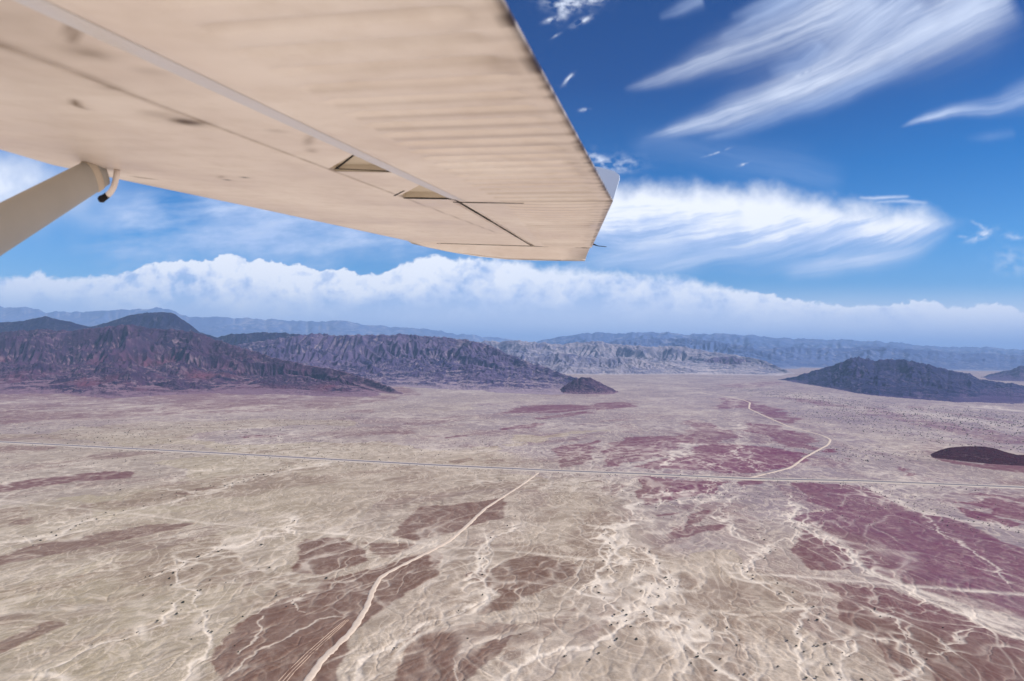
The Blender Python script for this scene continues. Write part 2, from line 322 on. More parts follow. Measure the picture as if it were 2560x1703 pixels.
# far plain is slightly darker and lilac with dotted bushes
g = M('desert_ground', .95, .1)
va, lt, tn, sa, lefty = g.attr('varnish'), g.attr('wash'), g.attr('tone'), g.attr('sand'), g.attr('ochre')
nA = g.noise(.035, 8, .68); nB = g.noise(.004, 6, .6)
sand = g.mix(g.rng(sa, -.5, .5), srgb(136, 118, 98), srgb(192, 173, 152))
sand = g.mix(g.math('MULTIPLY', lefty, .6), sand, srgb(160, 148, 114))
sand = g.mix(g.math('MULTIPLY', g.rng(nA, .35, .65), .30), sand, srgb(190, 176, 160))
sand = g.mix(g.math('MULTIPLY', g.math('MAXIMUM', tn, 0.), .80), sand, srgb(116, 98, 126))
nC = g.noise(.22, 5, .75)
sand = g.mix(g.rng(nC, .42, .66, 0., .5), sand, srgb(118, 104, 90))
dark = g.mix(g.math('MAXIMUM', tn, 0.), srgb(104, 76, 58), srgb(98, 10, 74))
dark = g.mix(g.rng(nA, .3, .7, 0., .22), dark, srgb(138, 108, 96))
c = g.mix(g.math('MINIMUM', g.math('MAXIMUM', va, 0.), 1.), sand, dark)
def rills(scale, k, dist, det, rot, sc3, pw):          # fine braided rills: contour lines of a distorted noise
    n = g.noise(scale, det, .5, dist=dist, rot=rot, sc3=sc3)
    q = g.math('ADD', g.math('MULTIPLY', g.math('COSINE', g.math('MULTIPLY', n, k*6.2832)), .5), .5)
    return g.math('POWER', q, pw)
r1 = rills(.0075, 7, 1.6, 3, .75, (1, .55, 1), 7); r2 = rills(.020, 6, 2.0, 2, .5, (1, .6, 1), 6); r3 = rills(.045, 5, 1.5, 2, .2, (1, .7, 1), 5)
patchy = g.rng(g.noise(.0035, 4, .6), .42, .6)
rl = g.math('MULTIPLY', g.math('ADD', g.math('MULTIPLY', r1, .5), g.math('MULTIPLY', g.math('ADD', r2, g.math('MULTIPLY', r3, .6)), g.math('MULTIPLY', patchy, .5))), g.rng(va, .3, .9, 1., .22))
c = g.mix(g.math('MINIMUM', g.math('MULTIPLY', rl, .75), .6), c, srgb(212, 195, 176))
c = g.mix(g.math('MULTIPLY', g.math('MINIMUM', lt, 1.), .70), c, srgb(236, 222, 206))
c = g.mix(g.rng(nB, .3, .7, .0, .12), c, srgb(120, 104, 96))
g.bump(g.math('ADD', nA, g.math('MULTIPLY', nC, .35)), .9, 2.2)
behind = sstep(1.0, 1.3, np.abs(azv))+(1-sstep(600, 900, Rr)); behind = np.clip(behind, 0, 1)
varn = varn*(1-behind); sandtone = sandtone+behind*.5; light = np.maximum(light, behind*1.2)      # unseen ground below and behind lightened to bounce light onto the wing
ochre = sstep(-.1, -.5, azv)*(1-sstep(2500, 5000, Rr))
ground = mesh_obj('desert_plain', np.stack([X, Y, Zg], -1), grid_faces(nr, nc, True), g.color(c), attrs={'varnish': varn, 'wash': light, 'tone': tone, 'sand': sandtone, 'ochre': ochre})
tag(ground, kind='structure')

# ================================================================== ROADS
def ribbon(name, pts, width, z, mat, crown=0., n=400, wob=0, edge=0.):
    P = G(pts)
    t = np.linspace(0, 1, n); L = np.concatenate([[0], np.cumsum(np.hypot(*(P[1:]-P[:-1]).T))]); L /= L[-1]
    C = np.stack([np.interp(t, L, P[:, 0]), np.interp(t, L, P[:, 1])], -1)
    if n > 40:
        k = np.ones(9)/9; Cp = np.pad(C, ((4, 4), (0, 0)), 'reflect', reflect_type='odd'); C = np.stack([np.convolve(Cp[:, i], k, 'valid') for i in (0, 1)], -1)
    T = np.gradient(C, axis=0); T /= np.linalg.norm(T, axis=1)[:, None]; N = np.stack([-T[:, 1], T[:, 0]], -1)
    wdt = width if np.ndim(width) == 0 else np.interp(t, np.linspace(0, 1, len(width)), width)[:, None]
    wdt = wdt*np.ones((n, 1))
    if wob: wdt = wdt*(1+wob*perlin(np.arange(n)*.16, np.zeros(n), 3)[:, None]); C = C+N*perlin(np.arange(n)*.12, np.ones(n)*3.3, 9)[:, None]*width_mean(width)*.35*wob
    prof = np.array([(-.5-edge, -z-.6), (-.5, 0), (-.25, crown*.7), (0, crown), (.25, crown*.7), (.5, 0), (.5+edge, -z-.6)])
    V = np.concatenate([np.stack([C[:, 0]+N[:, 0]*wdt[:, 0]*a, C[:, 1]+N[:, 1]*wdt[:, 0]*a, np.full(n, z+b)], -1)[:, None] for a, b in prof], 1)
    return mesh_obj(name, V.reshape(-1, 3), grid_faces(n, len(prof)), mat)
def width_mean(w): return float(np.mean(w))
HW = [(-160,1097),(0,1105),(543,1133),(1086,1163),(1368,1176),(1629,1186),(1868,1197),(2172,1203),(2560,1219),(2760,1228)]
asph = M('road_asphalt', .85); nn = asph.noise(.2, 4); asph_m = asph.color(asph.mix(nn, srgb(98, 92, 98), srgb(132, 124, 130)))
grav = M('pale_gravel', .95); nn = grav.noise(.08, 5); grav_m = grav.color(grav.mix(nn, srgb(168, 154, 142), srgb(206, 192, 178)))
dirt = M('packed_pale_dirt', .95); nn = dirt.noise(.12, 6); nm = dirt.noise(.02, 3); dirt_m = dirt.color(dirt.mix(nn, srgb(190, 170, 152), dirt.mix(nm, srgb(222, 206, 190), srgb(202, 184, 166))))
tag(ribbon('highway_shoulder', HW, 46, .6, grav_m, .1, 300, edge=.25), kind='structure')
tag(ribbon('highway', HW, 20, 1.1, asph_m, .15, 300, edge=.12), kind='structure')
RA = Z7((2440,240),(2357,300),(2200,400),(2110,485),(2040,545),(1960,590),(1850,645),(1760,690),(1722,715),(1690,770),(1660,850),(1600,950),(1540,1010),(1460,1085),(1390,1184),(1330,1290))
tag(ribbon('dirt_road', RA, [7, 7, 7, 8, 9, 9, 8, 9, 10, 10], .5, dirt_m, .2, 500, wob=.3, edge=.15), kind='structure')
RB = Z6((740,1048),(980,990),(1060,930),(1200,855),(1218,822),(1160,795),(980,750),(820,680),(735,640),(742,605),(700,588),(620,572),(560,563),(500,556),(450,545))
tag(ribbon('dirt_track', RB, [9, 10, 11, 12, 13, 14], .5, dirt_m, .2, 400, wob=.4, edge=.15), kind='structure')
rut = M('rutted_dirt', .95); rut_m = rut.color(rut.mix(rut.noise(.15, 4), srgb(150, 124, 106), srgb(186, 164, 146)))
for i, off in enumerate((-66, -50, -36)):            # faint parallel wheel ruts left of the road, lower centre
    P = Z7((1600+off*.5,905),(1545+off*.8,965),(1450+off,1060),(1375+off*1.1,1140),(1340+off*1.3,1190),(1290+off*1.4,1270))
    tag(ribbon('wheel_rut', P, .8, .25, rut_m, .1, 200, wob=.6, edge=.3), kind='structure')

# ================================================================== MOUNTAINS
def erode(Z, U, X, Y, n, Kf, dt, fixed, A=None, talus=.95):
    """stream-power erosion: every cell drains to its steepest neighbour; cuts a branching valley network"""
    nr_, nc_ = Z.shape; idx = np.arange(nr_*nc_).reshape(nr_, nc_)
    offs = [(-1, 0), (1, 0), (0, -1), (0, 1), (-1, -1), (-1, 1), (1, -1), (1, 1)]
    def sh(a, o, fill): 
        b = np.full_like(a, fill); dr, dc = o
        b[max(0, -dr):nr_-max(0, dr), max(0, -dc):nc_-max(0, dc)] = a[max(0, dr):nr_-max(0, -dr), max(0, dc):nc_-max(0, -dc)]
        return b
    X = X.astype(np.float64); Y = Y.astype(np.float64)
    dist = [np.hypot(sh(X, o, 1e9)-X, sh(Y, o, 1e9)-Y).astype(np.float32) for o in offs]
    cell = (np.abs(np.gradient(X, axis=1))*np.abs(np.gradient(Y, axis=0))+1).astype(np.float64)
    if A is None: A = cell.copy()
    Z = Z.astype(np.float32); U = U.astype(np.float32)
    for it in range(n):
        bs = np.zeros_like(Z); rec = idx.copy(); bd = np.ones_like(Z)
        for o, ds in zip(offs, dist):
            sl = (Z-sh(Z, o, np.float32(1e9)))/ds; m = sl > bs
            bs[m] = sl[m]; rec[m] = (idx+o[0]*nc_+o[1])[m]; bd[m] = ds[m]
        r = rec.ravel(); ok = r != idx.ravel()
        A = cell+np.bincount(r[ok], weights=A.ravel()[ok], minlength=A.size).reshape(A.shape)
        c = Kf*dt*(A**.42).astype(np.float32)/bd; Zr = Z.ravel()[r].reshape(Z.shape)
        Zn = np.where(ok.reshape(Z.shape), (Z+U*dt+c*Zr)/(1+c), Z+U*dt)
        Zn = np.where(Zn-Zr > talus*bd, Zr+talus*bd, Zn)
        Zn[fixed] = 0; Z = Zn.astype(np.float32)
    return Z, A
def mountain(name, mat, crest, foot, back, seed, rough=1., shape=1.15, ncol=500, nrow=220, wl=900, jag=1., gully=1., spur=1., edge=.03, kscale=1., ff=1., jy=2.6):
    """crest: (px, py, depth m); foot: (px, depth m)"""
    crest = np.array(crest, float); foot = np.array(foot, float)
    x0, x1 = crest[0, 0], crest[-1, 0]
    px = np.linspace(x0, x1, ncol)
    cy = np.interp(px, crest[:, 0], crest[:, 1]); cy = cy+(perlin(px/58., px*0+seed, seed)*1.2+perlin(px/21., px*0+seed, seed+1)+perlin(px/9., px*0+seed, seed+2)*.5)*jy; cd = np.interp(px, crest[:, 0], crest[:, 2]); fd = np.interp(px, foot[:, 0], foot[:, 1])
    d = rays(px, cy); hz = np.hypot(d[:, 0], d[:, 1]); ux, uy = d[:, 0]/hz, d[:, 1]/hz
    dk = hz/d[:, 1]; cd = cd*dk; fd = fd*dk*ff; back = back*dk
    tan_t = d[:, 2]/hz
    hc = np.maximum(H+tan_t*cd, 0)
    kf = .72; tv = np.linspace(0, 1, nrow)[:, None]
    D = np.where(tv <= kf, fd+(cd-fd)*np.clip(tv/kf, 0, 1), cd+back*np.clip((tv-kf)/(1-kf), 0, 1)); X = D*ux; Y = D*uy
    near_t = np.clip(tv/kf, 0, 1); far_t = np.clip((tv-kf)/(1-kf), 0, 1)
    env = np.where(tv <= kf, near_t**.8, np.cos(far_t*math.pi/2)**.7)*np.maximum(hc, hc.max()*.03)/hc.max()
    un = fbm(X, Y, wl*2.2, 4, seed); kn = fbm(X, Y, wl*.5, 5, seed+9)
    U = env**shape*(1+.9*un*rough)*(1+.5*(rough-1))
    U = np.clip(U, .02, 3)
    Kb = .085*kscale*np.exp(1.6*kn)
    fixed = np.zeros(X.shape, bool); fixed[0] = fixed[-1] = True
    e0, e1 = name_edges.get(name, (1, 1))
    if e0: fixed[:, 0] = True
    if e1: fixed[:, -1] = True
    s2 = (slice(None, None, 2), slice(None, None, 2))
    Z0 = env*hc.max()*.25*(1+.3*un)+12*fbm(X, Y, wl*.4, 5, seed+17)+6
    Zc, Ac = erode(Z0[s2], U[s2], X[s2], Y[s2], 170, Kb[s2], 4.5, fixed[s2])
    def up(a, shp):
        ri = np.linspace(0, a.shape[0]-1, shp[0]); ci = np.linspace(0, a.shape[1]-1, shp[1]); r0 = np.floor(ri).astype(int); c0 = np.floor(ci).astype(int)
        r1 = np.minimum(r0+1, a.shape[0]-1); c1 = np.minimum(c0+1, a.shape[1]-1); fr = (ri-r0)[:, None]; fc = (ci-c0)[None]
        return (a[r0][:, c0]*(1-fc)+a[r0][:, c1]*fc)*(1-fr)+(a[r1][:, c0]*(1-fc)+a[r1][:, c1]*fc)*fr
    Z = up(Zc, X.shape)+2.5*fbm(X, Y, wl*.1, 3, seed+27)
    Z, A = erode(Z, U, X, Y, 60, Kb, 4.5, fixed)
    Z = Z.astype(np.float64)
    # keep the valley network, lay it over the range's own large shape
    def mx(a, r, ax):
        b = a.copy()
        for k in range(1, r+1): b = np.maximum(b, np.maximum(np.roll(a, k, ax), np.roll(a, -k, ax)))
        return b
    rc = int(np.clip(wl*.55/np.median(np.abs(np.gradient(X, axis=1))), 4, 40)); rr = int(np.clip(wl*.55/np.median(np.abs(np.gradient(D, axis=0))), 4, 40))
    Mx = mx(mx(Z, rc, 1), rr, 0)
    for ax, r in ((1, rc), (0, rr)):
        kk_ = np.hanning(2*r+3)[1:-1]; kk_ /= kk_.sum(); Mx = np.apply_along_axis(lambda v: np.convolve(np.pad(v, r, 'edge'), kk_, 'valid'), ax, Mx)
    q = np.clip(Z/np.maximum(Mx, 8), 0, 1.15)
    macro = np.where(tv <= kf, near_t**shape, np.cos(far_t*math.pi/2)**.9)
    depth_v = .95*min(rough, 1.05)*(1-.72*np.exp(-((tv-kf)/.05)**2))
    low_f = fbm(X, Y, wl*3, 3, seed+71)
    Z = hc*macro**(1+.5*low_f)*(1-depth_v+depth_v*q)
    los = tan_t*D+H; Z = np.where(tv > kf, np.minimum(Z, np.maximum(los, 0)), Z)
    f = np.min(np.where((Z > 5) & (tv <= kf+.03), los/np.maximum(Z, 5), 1e9), axis=0); f = np.where(hc > 3, np.clip(f, .3, 1.6), 0)
    w_ = np.exp(-(np.arange(-9, 10)/4.)**2); w_ /= w_.sum(); fs = np.convolve(np.pad(f, 9, 'edge'), w_, 'valid'); Z = Z*fs
    relh = np.clip(Z/np.maximum(hc.max(), 1), 0, 1)
    Z = Z+fbm(X, Y, wl*.12, 4, seed+61, ridged=True)*np.clip(relh*5, 0, 1)*np.minimum(wl, 1000)*.020*jag
    Z = Z-(6 if hc.max() > 150 else 1.5)
    Z[0] = -25; Z[-1] = -25
    if e0: Z[:, 0] = -25
    if e1: Z[:, -1] = -25
    dX = np.gradient(X, axis=1); dYr = np.gradient(D, axis=0)
    gy, gx = np.gradient(Z); slope = np.hypot(gx/np.where(np.abs(dX) < 1, 1, dX), gy/np.where(np.abs(dYr) < 1, 1, dYr))
    lap = gaussish(Z, 3); cav = np.clip((Z-lap)/(np.abs(Z-lap).std()+1e-6), -3, 3)
    sx = fbm(X, Y, wl*2, 3, seed+5); vn = fbm(X+sx*200+Z*.9, Y*.5+Z*1.1, wl*.17, 5, seed+90, gain=.65, ridged=True)
    chan = np.clip((np.log10(A)-4.0)/1.6, 0, 1)
    o = mesh_obj(name, np.stack([X, Y, Z], -1).reshape(-1, 3), grid_faces(nrow, ncol), mat, attrs={'cavity': cav, 'vein': vn, 'steep': np.clip(slope, 0, 2), 'rel': relh, 'crease': chan})
    return tag(o, kind='structure')
name_edges = {}
def gaussish(Z, n):
    for _ in range(n):
        Zp = np.pad(Z, 2, 'edge'); Z = (Zp[2:-2, :-4]+Zp[2:-2, 1:-3]+Zp[2:-2, 2:-2]+Zp[2:-2, 3:-1]+Zp[2:-2, 4:])/5
        Zp = np.pad(Z, 2, 'edge'); Z = (Zp[:-4, 2:-2]+Zp[1:-3, 2:-2]+Zp[2:-2, 2:-2]+Zp[3:-1, 2:-2]+Zp[4:, 2:-2])/5
    return Z
def rockmat(name, rock, rock2, sandc, pink=None, ns=.004, lo=.12, hi=.38, vein=.8):
    m = M(name, .95, .1); st, rel, cr = m.attr('steep'), m.attr('rel'), m.attr('crease')
    n1 = m.noise(ns, 9, .7); n2 = m.noise(ns*.25, 5, .6)
    rk = m.mix(m.rng(n1, .38, .62), rock, rock2)
    if pink: rk = m.mix(m.math('MULTIPLY', m.rng(n2, .52, .66), m.rng(rel, .55, .15)), rk, pink)
    k = m.math('ADD', m.rng(st, lo, hi), m.math('MULTIPLY', m.math('SUBTRACT', n1, .5), 1.6))
    k = m.math('SUBTRACT', k, m.math('MULTIPLY', cr, .55))
    k = m.math('ADD', k, m.math('MULTIPLY', m.math('SUBTRACT', n2, .5), 1.8))
    k = m.math('ADD', k, m.math('MULTIPLY', m.attr('cavity'), .10))
    k = m.math('SUBTRACT', k, m.math('MULTIPLY', m.rng(m.attr('vein'), .45, .95), .45))
    c = m.mix(m.rng(k, .1, .75), sandc, rk)
    c = m.mix(m.rng(rel, .05, .0), c, sandc)
    lv = m.math('MAXIMUM', m.rng(m.attr('vein'), .55, .95), m.math('MULTIPLY', m.rng(cr, .15, .7), .8))
    lv = m.math('MULTIPLY', lv, m.rng(m.noise(ns*.6, 4, .6), .38, .6))
    c = m.mix(m.math('MULTIPLY', lv, vein), c, m.mix(.35, sandc, srgb(176, 162, 160)))
    c = m.mix(m.math('MULTIPLY', m.rng(m.noise(ns*4, 5, .75), .55, .72), .55), c, tuple(x*.45 for x in rock))
    m.bump(n1, 1., 45)
    return m.color(c)
rk_near = rockmat('dark_purple_rock', srgb(34, 22, 54), srgb(78, 54, 80), srgb(126, 98, 112), pink=srgb(108, 64, 80))
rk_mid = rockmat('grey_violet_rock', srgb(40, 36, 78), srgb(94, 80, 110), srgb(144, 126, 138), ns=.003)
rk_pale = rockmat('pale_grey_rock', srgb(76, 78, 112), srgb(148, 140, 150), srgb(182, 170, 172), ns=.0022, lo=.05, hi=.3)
rk_shaded = rockmat('cloud_shaded_rock', srgb(18, 18, 54), srgb(26, 24, 64), srgb(34, 30, 72), ns=.004)  # cloud shade over these hills is put into the rock colour
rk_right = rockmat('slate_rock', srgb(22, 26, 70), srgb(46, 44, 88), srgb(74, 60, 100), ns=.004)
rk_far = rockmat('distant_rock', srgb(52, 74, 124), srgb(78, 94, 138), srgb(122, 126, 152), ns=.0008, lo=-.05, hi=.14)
rk_mound = rockmat('maroon_rock', srgb(60, 14, 28), srgb(74, 22, 38), srgb(140, 106, 108), ns=.02, lo=-.3, hi=.05, vein=.12)

# far ranges first
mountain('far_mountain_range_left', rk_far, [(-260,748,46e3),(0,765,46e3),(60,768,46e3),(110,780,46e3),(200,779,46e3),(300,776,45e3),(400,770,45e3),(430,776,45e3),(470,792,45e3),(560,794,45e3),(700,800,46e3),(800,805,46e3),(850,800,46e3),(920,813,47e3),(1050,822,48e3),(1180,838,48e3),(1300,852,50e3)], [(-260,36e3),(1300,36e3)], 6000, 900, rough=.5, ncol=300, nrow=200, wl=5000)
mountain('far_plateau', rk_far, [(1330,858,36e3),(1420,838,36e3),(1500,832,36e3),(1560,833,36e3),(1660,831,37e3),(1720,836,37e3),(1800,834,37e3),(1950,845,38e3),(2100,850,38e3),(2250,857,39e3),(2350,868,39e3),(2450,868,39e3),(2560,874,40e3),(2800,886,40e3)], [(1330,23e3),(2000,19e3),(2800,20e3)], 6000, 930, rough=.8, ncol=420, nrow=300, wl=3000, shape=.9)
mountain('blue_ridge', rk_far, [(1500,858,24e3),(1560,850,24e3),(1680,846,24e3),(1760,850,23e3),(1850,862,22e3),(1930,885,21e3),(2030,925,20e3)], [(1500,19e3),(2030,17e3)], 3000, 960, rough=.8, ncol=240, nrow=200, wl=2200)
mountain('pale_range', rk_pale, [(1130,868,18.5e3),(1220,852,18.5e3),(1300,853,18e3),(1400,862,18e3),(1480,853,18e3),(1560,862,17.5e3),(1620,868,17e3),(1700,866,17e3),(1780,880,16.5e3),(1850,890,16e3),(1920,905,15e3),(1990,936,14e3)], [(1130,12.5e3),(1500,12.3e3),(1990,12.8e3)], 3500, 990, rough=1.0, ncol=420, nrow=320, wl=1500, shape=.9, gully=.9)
mountain('ridge_spur', rk_shaded, [(510,850,14.5e3),(560,838,14.5e3),(640,832,14.5e3),(700,832,14.5e3),(745,836,14.5e3),(800,850,14.5e3),(860,872,14e3)], [(510,12.5e3),(860,12.5e3)], 1500, 1020, rough=.5, ncol=200, nrow=90, wl=1200)
name_edges['dark_hills'] = (0, 1)
mountain('dark_hills', rk_shaded, [(-260,812,13.5e3),(-80,800,13.5e3),(0,806,13.5e3),(60,802,13.5e3),(115,790,13.5e3),(150,800,13.5e3),(175,804,13.5e3),(225,817,13.6e3),(270,806,13.6e3),(320,789,13.6e3),(365,781,13.6e3),(410,780,13.6e3),(435,784,13.6e3),(470,808,13.6e3),(500,830,13.6e3),(560,850,13.6e3)], [(-260,11e3),(560,11e3)], 1500, 1050, rough=.35, ncol=420, nrow=130, wl=1100, jag=.4, jy=1.)
mountain('central_mountains', rk_mid, [(560,872,11.8e3),(640,855,11.8e3),(700,846,11.8e3),(770,836,11.8e3),(840,837,11.8e3),(900,840,11.8e3),(950,836,11.8e3),(1010,838,11.8e3),(1070,840,11.6e3),(1150,848,11.4e3),(1210,858,11e3),(1260,882,10.5e3),(1320,905,9.8e3),(1390,930,9.2e3),(1440,945,8.6e3),(1500,972,8.0e3),(1550,988,7.6e3)],
         [(560,6.5e3),(900,6.9e3),(1000,7.9e3),(1150,7.5e3),(1300,7.0e3),(1550,7.0e3)], 2500, 1080, rough=1.2, ncol=640, nrow=320, wl=1050, shape=1.25, ff=.94)
mountain('pointed_hill', rk_near, [(1375,990,7.5e3),(1405,969,7.5e3),(1435,950,7.5e3),(1455,942,7.5e3),(1475,944,7.5e3),(1500,956,7.5e3),(1530,971,7.5e3),(1565,990,7.5e3)], [(1375,7.4e3),(1400,7.05e3),(1530,7.05e3),(1565,7.4e3)], 700, 1110, rough=.5, ncol=200, nrow=110, wl=350, shape=1.0, spur=.15, edge=.1)
mountain('low_foothills', rk_pale, [(1180,912,13.2e3),(1230,900,13.3e3),(1290,888,13.4e3),(1340,893,13.4e3),(1400,884,13.4e3),(1450,890,13.4e3),(1500,898,13.4e3),(1560,893,13.4e3),(1620,903,13.4e3),(1680,916,13.3e3),(1720,927,13.2e3)], [(1180,12.4e3),(1450,11.6e3),(1720,12.6e3)], 1200, 1300, rough=1.2, ncol=360, nrow=120, wl=700, shape=.9)
mountain('valley_hills', rk_mid, [(1690,925,15.2e3),(1730,908,15.4e3),(1790,893,15.6e3),(1830,890,15.6e3),(1880,905,15.4e3),(1930,915,15.2e3),(1985,932,14.8e3)], [(1690,14.2e3),(1985,13.9e3)], 1200, 1330, rough=1.1, ncol=240, nrow=100, wl=800, shape=.9)
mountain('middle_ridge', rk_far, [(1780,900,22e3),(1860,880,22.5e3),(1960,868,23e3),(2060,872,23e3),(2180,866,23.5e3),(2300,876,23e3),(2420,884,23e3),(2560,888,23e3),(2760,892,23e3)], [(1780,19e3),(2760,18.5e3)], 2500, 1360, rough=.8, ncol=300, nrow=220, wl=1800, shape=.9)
mountain('fallen_spur', rk_near, [(600,968,6.9e3),(650,945,7.1e3),(700,935,7.2e3),(750,938,7.2e3),(800,950,7.1e3),(850,962,6.9e3),(900,978,6.7e3)], [(600,6.6e3),(750,6.35e3),(900,6.5e3)], 700, 1390, rough=1.1, ncol=240, nrow=110, wl=350, shape=.95)
mountain('red_foothill', rk_near, [(60,985,6.2e3),(110,962,6.6e3),(160,945,6.7e3),(210,940,6.7e3),(260,955,6.6e3),(310,975,6.4e3),(345,990,6.2e3)], [(60,6.0e3),(200,5.8e3),(345,6.0e3)], 600, 1420, rough=1.1, ncol=240, nrow=110, wl=350, shape=.95)
name_edges['near_mountains'] = (0, 1)
mountain('near_mountains', rk_near, [(-260,838,9.2e3),(-100,830,9.2e3),(0,833,9.2e3),(90,824,9.2e3),(180,828,9.2e3),(270,816,9.2e3),(330,812,9.2e3),(390,822,9.2e3),(450,826,9.1e3),(500,836,9e3),(560,856,8.8e3),(640,880,8.5e3),(720,905,8.1e3),(800,918,7.7e3),(870,932,7.4e3),(930,950,7.1e3),(980,970,6.8e3),(1020,985,6.6e3)],
         [(-260,6.0e3),(0,6.0e3),(150,6.1e3),(250,5.7e3),(330,5.9e3),(480,6.35e3),(700,6.5e3),(1020,6.45e3)], 1800, 1140, rough=1.35, ncol=760, nrow=340, wl=800, shape=1.25, ff=.93)
mountain('foothill', rk_near, [(335,988,6.6e3),(370,966,6.6e3),(400,957,6.6e3),(425,952,6.6e3),(445,947,6.6e3),(470,958,6.6e3),(508,988,6.6e3)], [(335,6.5e3),(370,6.2e3),(470,6.15e3),(508,6.5e3)], 350, 1170, rough=.8, ncol=160, nrow=80, wl=250, spur=.2, edge=.08)
name_edges['dark_massif'] = (1, 0)
mountain('dark_massif', rk_right, [(1935,952,11.2e3),(1980,942,11e3),(2020,932,10.9e3),(2080,915,10.8e3),(2120,900,10.6e3),(2148,894,10.5e3),(2185,902,10.5e3),(2230,898,10.4e3),(2270,902,10.3e3),(2320,912,10.2e3),(2370,926,10e3),(2420,934,9.8e3),(2450,948,9.5e3),(2520,960,9.2e3),(2600,970,9e3),(2760,975,9e3)],
         [(1935,10.9e3),(1985,10.2e3),(2050,9.2e3),(2130,8.0e3),(2200,7.3e3),(2400,6.4e3),(2760,6.0e3)], 2500, 1200, rough=1.0, ncol=520, nrow=240, wl=950, shape=1.0, gully=.9)
name_edges['blue_hill_behind'] = (1, 0)
mountain('blue_hill_behind', rk_right, [(2430,948,14e3),(2480,936,14e3),(2540,918,14e3),(2600,912,14e3),(2760,905,14e3)], [(2430,12e3),(2760,12e3)], 2500, 1230, rough=.8, ncol=160, nrow=90, wl=1400)
name_edges['maroon_mound'] = (1, 0)
mountain('maroon_mound', rk_mound, [(2305,1143,3.3e3),(2325,1136,3.32e3),(2345,1127,3.33e3),(2370,1119,3.33e3),(2410,1115,3.33e3),(2460,1116,3.3e3),(2490,1121,3.27e3),(2512,1129,3.24e3),(2545,1137,3.2e3),(2580,1136,3.2e3),(2650,1126,3.2e3),(2750,1136,3.2e3)], [(2305,3.28e3),(2340,3.2e3),(2400,3.14e3),(2470,3.07e3),(2560,3.02e3),(2750,3.0e3)], 260, 1260, rough=.35, ncol=340, nrow=120, wl=110, shape=.75, jag=.3, jy=.6)

# ================================================================== CLOUDS
# a curved sheet 230 km away, outside the air layer; density is modelled in viewing angle
nu, nv = 1500, 620
ca = np.radians(np.linspace(-52, 52, nu)); ce = np.radians(np.linspace(-1.5, 36, nv)); CA, CE = np.meshgrid(ca, ce)
dv = np.stack([np.sin(CA)*np.cos(CE), np.cos(CA)*np.cos(CE), np.sin(CE)], -1)
cx, cy_ = to_px(dv.reshape(-1, 3)); cx = cx.astype(np.float64); cy_ = cy_.astype(np.float64)
al = np.zeros(len(cx)); br = np.ones(len(cx))
def z3(*p): return [(1560+x/2.306, y/2.306) for x, y in p]
def z2(*p): return [(780+x/2.306, y/2.306) for x, y in p]
def over(a, b):      # composite a cloud layer of opacity a and brightness b in front
    global al, br
    a = np.clip(a, 0, 1); tot = a+al*(1-a); br = np.where(tot > 1e-4, (a*b+al*(1-a)*br)/np.maximum(tot, 1e-4), br); al = tot
n_big = fbm(cx, cy_, 260, 6, 2001); n_med = fbm(cx, cy_, 90, 5, 2050); n_bil = fbm(cx, cy_*1.25, 75, 6, 2100, gain=.55, ridged=True)
swx = cx+n_big*60; swy = cy_+fbm(cx, cy_, 260, 5, 2030)*45
def stroke(pts, widths, ops, fib=.5, sharp=1., s=0, b=.8, flen=420, fw=26):
    pts = np.array(pts); t_ = np.linspace(0, 1, len(pts)); tt = np.linspace(0, 1, 30)
    from_pts = np.stack([np.interp(tt, t_, pts[:, 0]), np.interp(tt, t_, pts[:, 1])], -1)
    for _ in range(3): from_pts[1:-1] = (from_pts[:-2]+2*from_pts[1:-1]+from_pts[2:])/4
    lo = from_pts.min(0)-260; hi = from_pts.max(0)+260
    m = np.nonzero((cx > lo[0]) & (cx < hi[0]) & (cy_ > lo[1]) & (cy_ < hi[1]))[0]
    jx_ = cx[m]+n_med[m]*9; jy_ = cy_[m]+n_big[m]*16
    d, t, sg = seg_dist(jx_, jy_, from_pts)
    Ltot = np.hypot(*(from_pts[1:]-from_pts[:-1]).T).sum()
    W = np.interp(t, np.linspace(0, 1, len(widths)), widths); O = np.interp(t, np.linspace(0, 1, len(ops)), ops)
    f = fbm(t*Ltot/flen*fw, sg*d, fw, 4, 2200+s, gain=.6); f2 = fbm(t*Ltot*.35, sg*d, 60, 4, 2300+s)
    a = np.exp(-(d/W)**2*sharp)*O*.88*np.clip(1+fib*(f*1.6+f2*.7), 0, 1.9)
    endf = np.clip(t*12, 0, 1)*np.clip((1-t)*12, 0, 1) if len(ops) else 1
    aa = np.zeros(len(cx)); aa[m] = a*endf; bb = np.full(len(cx), b-.12); bb[m] = b-.12+.25*f*fib; over(aa, bb)
# high thin veil on the left under the wing
veil = sstep(430, 500, swy)*(1-sstep(600, 690, swy+n_med*40))*sstep(1400, 1000, swx)
fibres = fbm(cx*.25-cy_*.12, cy_+cx*.10, 40, 5, 2400, gain=.6)
over(veil*np.clip(.50+.8*n_big+.55*fibres, 0, .85)*sstep(200, 420, cx+.6*(cy_-450)), .45+.3*fibres)
corner = np.exp(-(((cx+20)/230)**2+((cy_-470)/85)**2)); over(corner*np.clip(1.0+.9*n_big+.5*n_med, 0, 1.2), .85+.2*n_med)
